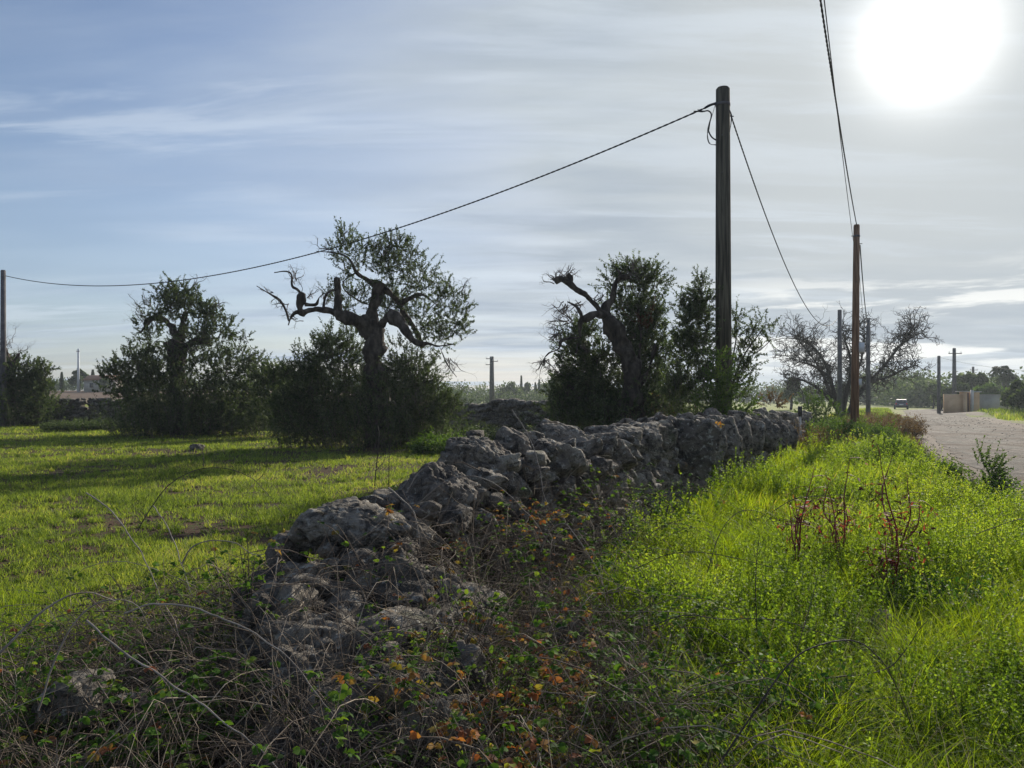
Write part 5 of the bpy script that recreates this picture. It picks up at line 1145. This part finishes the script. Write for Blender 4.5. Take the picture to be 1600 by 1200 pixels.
# individual arching canes traced from the photo
def cane(label, pts, D, r=.004, m='cane_dark', dd=None, thorns=True, branches=(), name='bramble_cane', leaves=0):
    g = np.random.default_rng(len(label)*13+int(pts[0][0]))
    def line(pp, r0):
        r0 = r0*(.95 if m == 'cane_pale' else .8); n = len(pp); ds = np.linspace(D if np.isscalar(D) else D[0], D if np.isscalar(D) else D[1], n)
        Q = np.array([list(W(a, b, e))+[r0*(1-.55*i/(n-1))] for i, ((a, b), e) in enumerate(zip(pp, ds))])
        P = resample(Q, .03); P[:, :3] += fbm(P[:, :3]*14, 2, 3)[:, None]*.003; return P
    mb = MB(); P = line(pts, r); mb.tubes(P[None, :, :3], P[None, :, 3], 7)
    for b_ in branches:
        Q = line(b_, r*.6); mb.tubes(Q[None, :, :3], Q[None, :, 3], 6)
    if thorns:
        k = g.integers(2, len(P)-2, 40); d = nrm(g.normal(size=(40, 3))); C = P[k, None, :3]+d[:, None]*(np.array([0, .006])[None, :, None]+P[k, 3][:, None, None]*.6)
        mb.tubes(C, np.tile([.0012, .0002], (40, 1)), 3)
    root = empty(name, P[0, :3], label, 'bramble', 'arching bramble canes')
    mb.build('stem', M[m], root, smooth=True)
    if leaves:
        lv = MB(); k = g.integers(int(len(P)*.2), len(P), leaves); az = g.random(leaves)*6.283; sz = g.uniform(.016, .03, leaves); rb = np.where(g.random(leaves) < .6, g.uniform(.7, .97, leaves), g.uniform(.2, .6, leaves))
        for da, s in ((0, 1), (1.2, .8), (-1.2, .8)):
            lv.broad(P[k, :3], np.stack([np.cos(az+da), np.sin(az+da), -.2+0*az], -1), g.normal(size=(leaves, 3))*.5+np.array([0, -.3, 1]), sz*s*1.3, sz*s, rb)
        lv.build('leaves', M['bramble'], root)
cane('dark cane arching low across the lower verge grass, ending at its right', [(1120, 1200), (1180, 1110), (1240, 1030), (1300, 1003), (1352, 1008), (1392, 1055), (1420, 1120), (1445, 1190)], (2.6, 2.9), .0042)
cane('long dark cane bowing from the thicket to the leaning slab', [(1010, 980), (1070, 962), (1140, 968), (1210, 968), (1270, 985), (1325, 1003), (1370, 1030)], (3.6, 3.4), .0034)
cane('dark cane with a small arch above the near verge grass', [(1105, 895), (1122, 840), (1145, 806), (1175, 797), (1205, 812), (1225, 845)], (4.6, 4.6), .0034)
cane('dark cane sweeping across the grass from the wall foot', [(990, 890), (1040, 868), (1090, 863), (1150, 872), (1200, 885), (1245, 898)], (4.4, 4.2), .0034)
cane('upper dark cane arching before the red stemmed plants', [(1206, 800), (1240, 780), (1280, 775), (1320, 774), (1355, 784)], (6.2, 6.2), .004)
cane('straight dark stem with seed spike in the verge grass', [(1183, 985), (1181, 930), (1182, 880), (1187, 836)], (4.3, 4.3), .004, branches=[[(1182, 880), (1178, 850), (1186, 838)], [(1182, 870), (1192, 850), (1189, 832)]])
cane('crooked dark cane rising right of the leaning slab', [(1290, 1060), (1380, 1048), (1415, 1015), (1435, 985), (1450, 968)], (3.6, 3.6), .004)
cane('dark upright cane near the bottom of the verge', [(1205, 1200), (1212, 1140), (1232, 1060), (1262, 960), (1278, 900)], (3.0, 3.4), .0035, branches=[[(1232, 1060), (1250, 1090), (1300, 1100), (1390, 1090), (1450, 1088)]])
cane('dark cane leaning across the lower middle, tipped left', [(1155, 1190), (1175, 1120), (1200, 1075), (1160, 1020), (1110, 985), (1060, 980)], (2.9, 3.2), .003)
cane('barbed dark cane at the right edge below the road', [(1525, 835), (1560, 822), (1600, 812), (1640, 830)], (4.6, 4.4), .0035, branches=[[(1555, 824), (1562, 850), (1567, 870)]])
cane('large pale cane arching up from the left photo edge', [(-30, 1050), (20, 1000), (60, 960), (105, 932), (140, 926), (180, 940)], (2.4, 2.7), .0045, 'cane_pale')
cane('second pale cane arching beside the large left one', [(60, 1110), (85, 1030), (115, 975), (150, 943), (185, 937), (215, 948), (235, 985)], (2.6, 2.8), .0035, 'cane_pale')
cane('long pale cane curving down right through the left brambles', [(195, 958), (235, 945), (285, 945), (340, 962), (400, 990), (450, 1030), (490, 1080), (530, 1130)], (2.9, 2.5), .004, 'cane_pale')
cane('pale cane descending diagonally to the bottom edge', [(135, 970), (180, 1010), (240, 1050), (300, 1090), (350, 1130), (400, 1165), (440, 1205)], (2.8, 2.3), .0042, 'cane_pale', leaves=6)
cane('tall thin brown cane arching over the field grass', [(215, 830), (235, 795), (265, 757), (305, 735), (345, 732), (385, 742), (415, 768), (445, 808)], (4.7, 4.7), .004, 'cane_dark', branches=[[(318, 732), (316, 700), (317, 695)], [(400, 752), (415, 735), (417, 700)]])
cane('pale forked stick leaning before the rounded wall stone', [(606, 763), (628, 780), (645, 797), (652, 820), (657, 860), (664, 902)], (4.6, 4.5), .0055, 'cane_pale', branches=[[(645, 797), (662, 785), (678, 770)], [(652, 815), (685, 800), (735, 796)]], thorns=False)
cane('pale arching cane in front of the slanted boulder', [(650, 790), (685, 760), (715, 746), (745, 745), (775, 757), (800, 778), (830, 808), (860, 850)], (4.7, 4.8), .004, 'cane_pale')
cane('smaller pale arch above the slanted boulder cane', [(635, 770), (655, 738), (685, 722), (715, 722), (745, 735)], (5.0, 5.1), .003, 'cane_pale')
cane('thin straight pale stem crossing the wall top boulders', [(800, 640), (830, 690), (845, 740), (850, 775), (875, 830)], (6.0, 5.6), .004, 'cane_pale', thorns=False)
cane('hooked pale cane over the rubble right of the thicket', [(845, 862), (855, 838), (868, 822), (885, 820), (905, 845), (940, 900)], (4.6, 4.3), .004, 'cane_pale')
cane('reddish leafy cane hanging below the wall stones', [(905, 745), (940, 790), (965, 840), (985, 890), (1005, 950)], (6.0, 5.0), .0032, 'cane_dark', leaves=12)
cane('leafy cane with orange leaves in the thicket centre', [(700, 930), (740, 960), (780, 985), (830, 1000), (880, 1030)], (4.0, 3.6), .0035, 'cane_dark', leaves=16)
cane('leafy cane with orange leaves under the flat capstone', [(640, 880), (690, 920), (700, 970), (740, 1010), (790, 1030)], (4.2, 3.7), .0035, 'cane_dark', leaves=16)
cane('pale bowed cane in the lower centre of the thicket', [(545, 1110), (590, 1050), (640, 1020), (700, 1030), (745, 965), (735, 930)], (3.3, 3.6), .0032, 'cane_pale')
cane('pale cane lying flat across the right thicket edge', [(840, 1080), (920, 1090), (1000, 1098), (1080, 1100), (1130, 1095)], (3.0, 3.1), .003, 'cane_pale')
cane('pale cane leaning from lower left brambles to the flat capstone', [(435, 870), (425, 930), (410, 960), (395, 1010)], (4.1, 3.6), .003, 'cane_pale')
cane('dry stem standing before the tallest olive', [(585, 760), (590, 710), (592, 680), (590, 665)], (6.2, 6.3), .006, 'cane_dark', branches=[[(588, 735), (600, 720), (604, 700)]])
cane('dry stem with wispy head left of the rounded wall stone', [(607, 770), (608, 730), (609, 690)], (6.0, 6.0), .005, 'cane_dark')
cane('dark bent cane before the field grass, left of centre', [(135, 770), (175, 800), (205, 840), (235, 890), (250, 930)], (4.2, 3.6), .004, 'cane_pale')
cane('crossing pale cane beside the tall brown arch', [(240, 790), (265, 830), (280, 870), (300, 930)], (4.3, 3.9), .0035, 'cane_pale')
cane('grey cane arch left of the wall end', [(285, 880), (300, 855), (330, 845), (370, 850), (400, 868), (435, 855)], (4.3, 4.3), .0045, 'cane_pale')

# red stemmed withered plants on the verge
def dock(label, px, pyb, pyt, D, seed, n=5, w=50):
    g = np.random.default_rng(seed); b = W(px, pyb, D); zz = float(hgt(b[0], D)); b[2] = zz; top = W(px, pyt, D)[2]; H = top-zz
    root = empty('withered_plant', b, label, 'plant', 'red stemmed withered plants'); st = MB(); lv = MB(); dk = MB()
    def leafat(q, m, big):
        lv.broad(q+g.normal(size=(m, 3))*.02, g.normal(size=(m, 3))*.6+np.array([0, 0, -.5]), g.normal(size=(m, 3))+np.array([0, 0, .7]), g.uniform(.03, .06, m)*big, g.uniform(.008, .018, m)*big, g.random(m))
    for k in range(n):
        a = g.uniform(0, 6.28); x, y = math.cos(a)*w/1200*D*.55*g.uniform(.3, 1.1), math.sin(a)*.18; h = H*g.uniform(.55, 1)*(1 if k else 1.05)
        if k == 0: x *= .2
        P = resample([(b[0]+x*.1, b[1], zz, .007), (b[0]+x*.25+g.normal()*.02, D+y*.3, zz+h*.45, .0065), (b[0]+x*.8+g.normal()*.03, D+y, zz+h*.7, .005), (b[0]+x+g.normal()*.04, D+y, zz+h, .002)], .03)
        P[:, :3] += fbm(P[:, :3]*12, 2, seed)[:, None]*.008
        st.tubes(P[None, :, :3], P[None, :, 3], 6)
        for j in range(9):
            i = g.integers(int(len(P)*.45), len(P)); q = P[i, :3]; d = nrm(np.array([g.normal(), g.normal(), .35])); L = g.uniform(.05, .2)
            C = q+d*L*np.linspace(0, 1, 5)[:, None]+np.array([0, 0, -.08])*(np.linspace(0, 1, 5)**2)[:, None]
            st.tubes(C[None], np.linspace(.0035, .0012, 5)[None], 4)
            leafat(C[-1], 3, 1.0); 
            if g.random() < .5: leafat(C[2], 2, .7)
    C0 = np.array([b[0], D, zz+H*.55]); leafat(C0, 8, 1.3)
    st.build('stem', M['redstem'], root)
    if dk.v: dk.build('side_twigs', M['dark_branch'], root)
    lv.build('leaves', M['redleaf'], root)
dock('tallest red stemmed plant with blackened drooping leaves', 1313, 800, 705, 6.6, 301, 6, 55)
dock('smaller red stemmed plant left of the tallest', 1247, 815, 735, 6.4, 302, 4, 28)
dock('red stemmed plant with leafless tips right of the tallest', 1398, 850, 705, 6.0, 303, 6, 50)
dock('low reddish plant with bright red leaves under the right one', 1385, 860, 800, 5.7, 304, 4, 40)
# dry orange leaves caught on the wall
def leafheap(label, px, py, D, n, seed, r=.05):
    g = np.random.default_rng(seed); lv = MB(); c = W(px, py, D); P = g.normal(size=(n, 3))*r*np.array([1, .7, .6])
    o = MB(); o.broad(P, g.normal(size=(n, 3)), g.normal(size=(n, 3))+np.array([0, 0, .6]), g.uniform(.03, .06, n), g.uniform(.02, .035, n), g.uniform(.72, .9, n)); ob = o.build('dead_leaf_clump', M['bramble']); ob.location = c
    tag(ob, label, 'dead leaves')
leafheap('orange dead leaf clump between boulders on the wall top', 908, 704, 7.35, 34, 1, .045); leafheap('small orange leaf clump on the far wall top', 1126, 664, 11.2, 14, 2, .028)
# green sprig growing from the wall end
def sprig(label, px, py, D, seed, n=60, r=.09):
    g = np.random.default_rng(seed); c = W(px, py, D); P = g.normal(size=(n, 3))*r*np.array([1.2, .6, 1]); root = empty('green_sprig', c, label, 'plant'); o = MB()
    D_ = g.normal(size=(n, 3)); o.broad(P+c, D_, g.normal(size=(n, 3))*.5+np.array([0, -.2, 1]), g.uniform(.02, .04, n), g.uniform(.015, .03, n), g.uniform(.38, .6, n)); o.build('leaves', M['bramble'], root)
    s = MB(); k = min(n, 16); C = c+np.array([0, .05, -r])+(P[:k]-np.array([0, 0, -r]))[:, None]*np.linspace(0, 1, 4)[None, :, None]; s.tubes(C, np.full((k, 4), .002), 4); s.build('stem', M['cane_dark'], root)
sprig('bright green leafy sprig under the flat capstone', 612, 892, 4.2, 5); sprig('bright green sprig in the thicket below the capstone', 690, 940, 3.9, 6, 40, .07)
sprig('green leafy sprig near the bottom left brambles', 540, 1130, 2.9, 7, 50, .09); sprig('yellow green sprig beside the orange leaved cane', 790, 1075, 3.1, 8, 40, .07)
sprig('green sprig in shadow left of the wall end', 385, 925, 3.9, 9, 60, .12)

# ------------------------------------------------------------------ haze
hz = bpy.data.materials.new('haze'); hz.use_nodes = True; t = NT(hz.node_tree)
pv = t.n('ShaderNodeVolumePrincipled', {'Color': (.80, .88, .95, 1), 'Density': .00045, 'Anisotropy': .35}); t.n('ShaderNodeOutputMaterial', {'Volume': pv.outputs[0]})
hb = MB(); hb.box((0, 300, 7.2), (760, 480, 9.4)); h = hb.build('haze', hz); tag(h, kind='stuff', label='thin pale air haze over the fields', cat='haze')
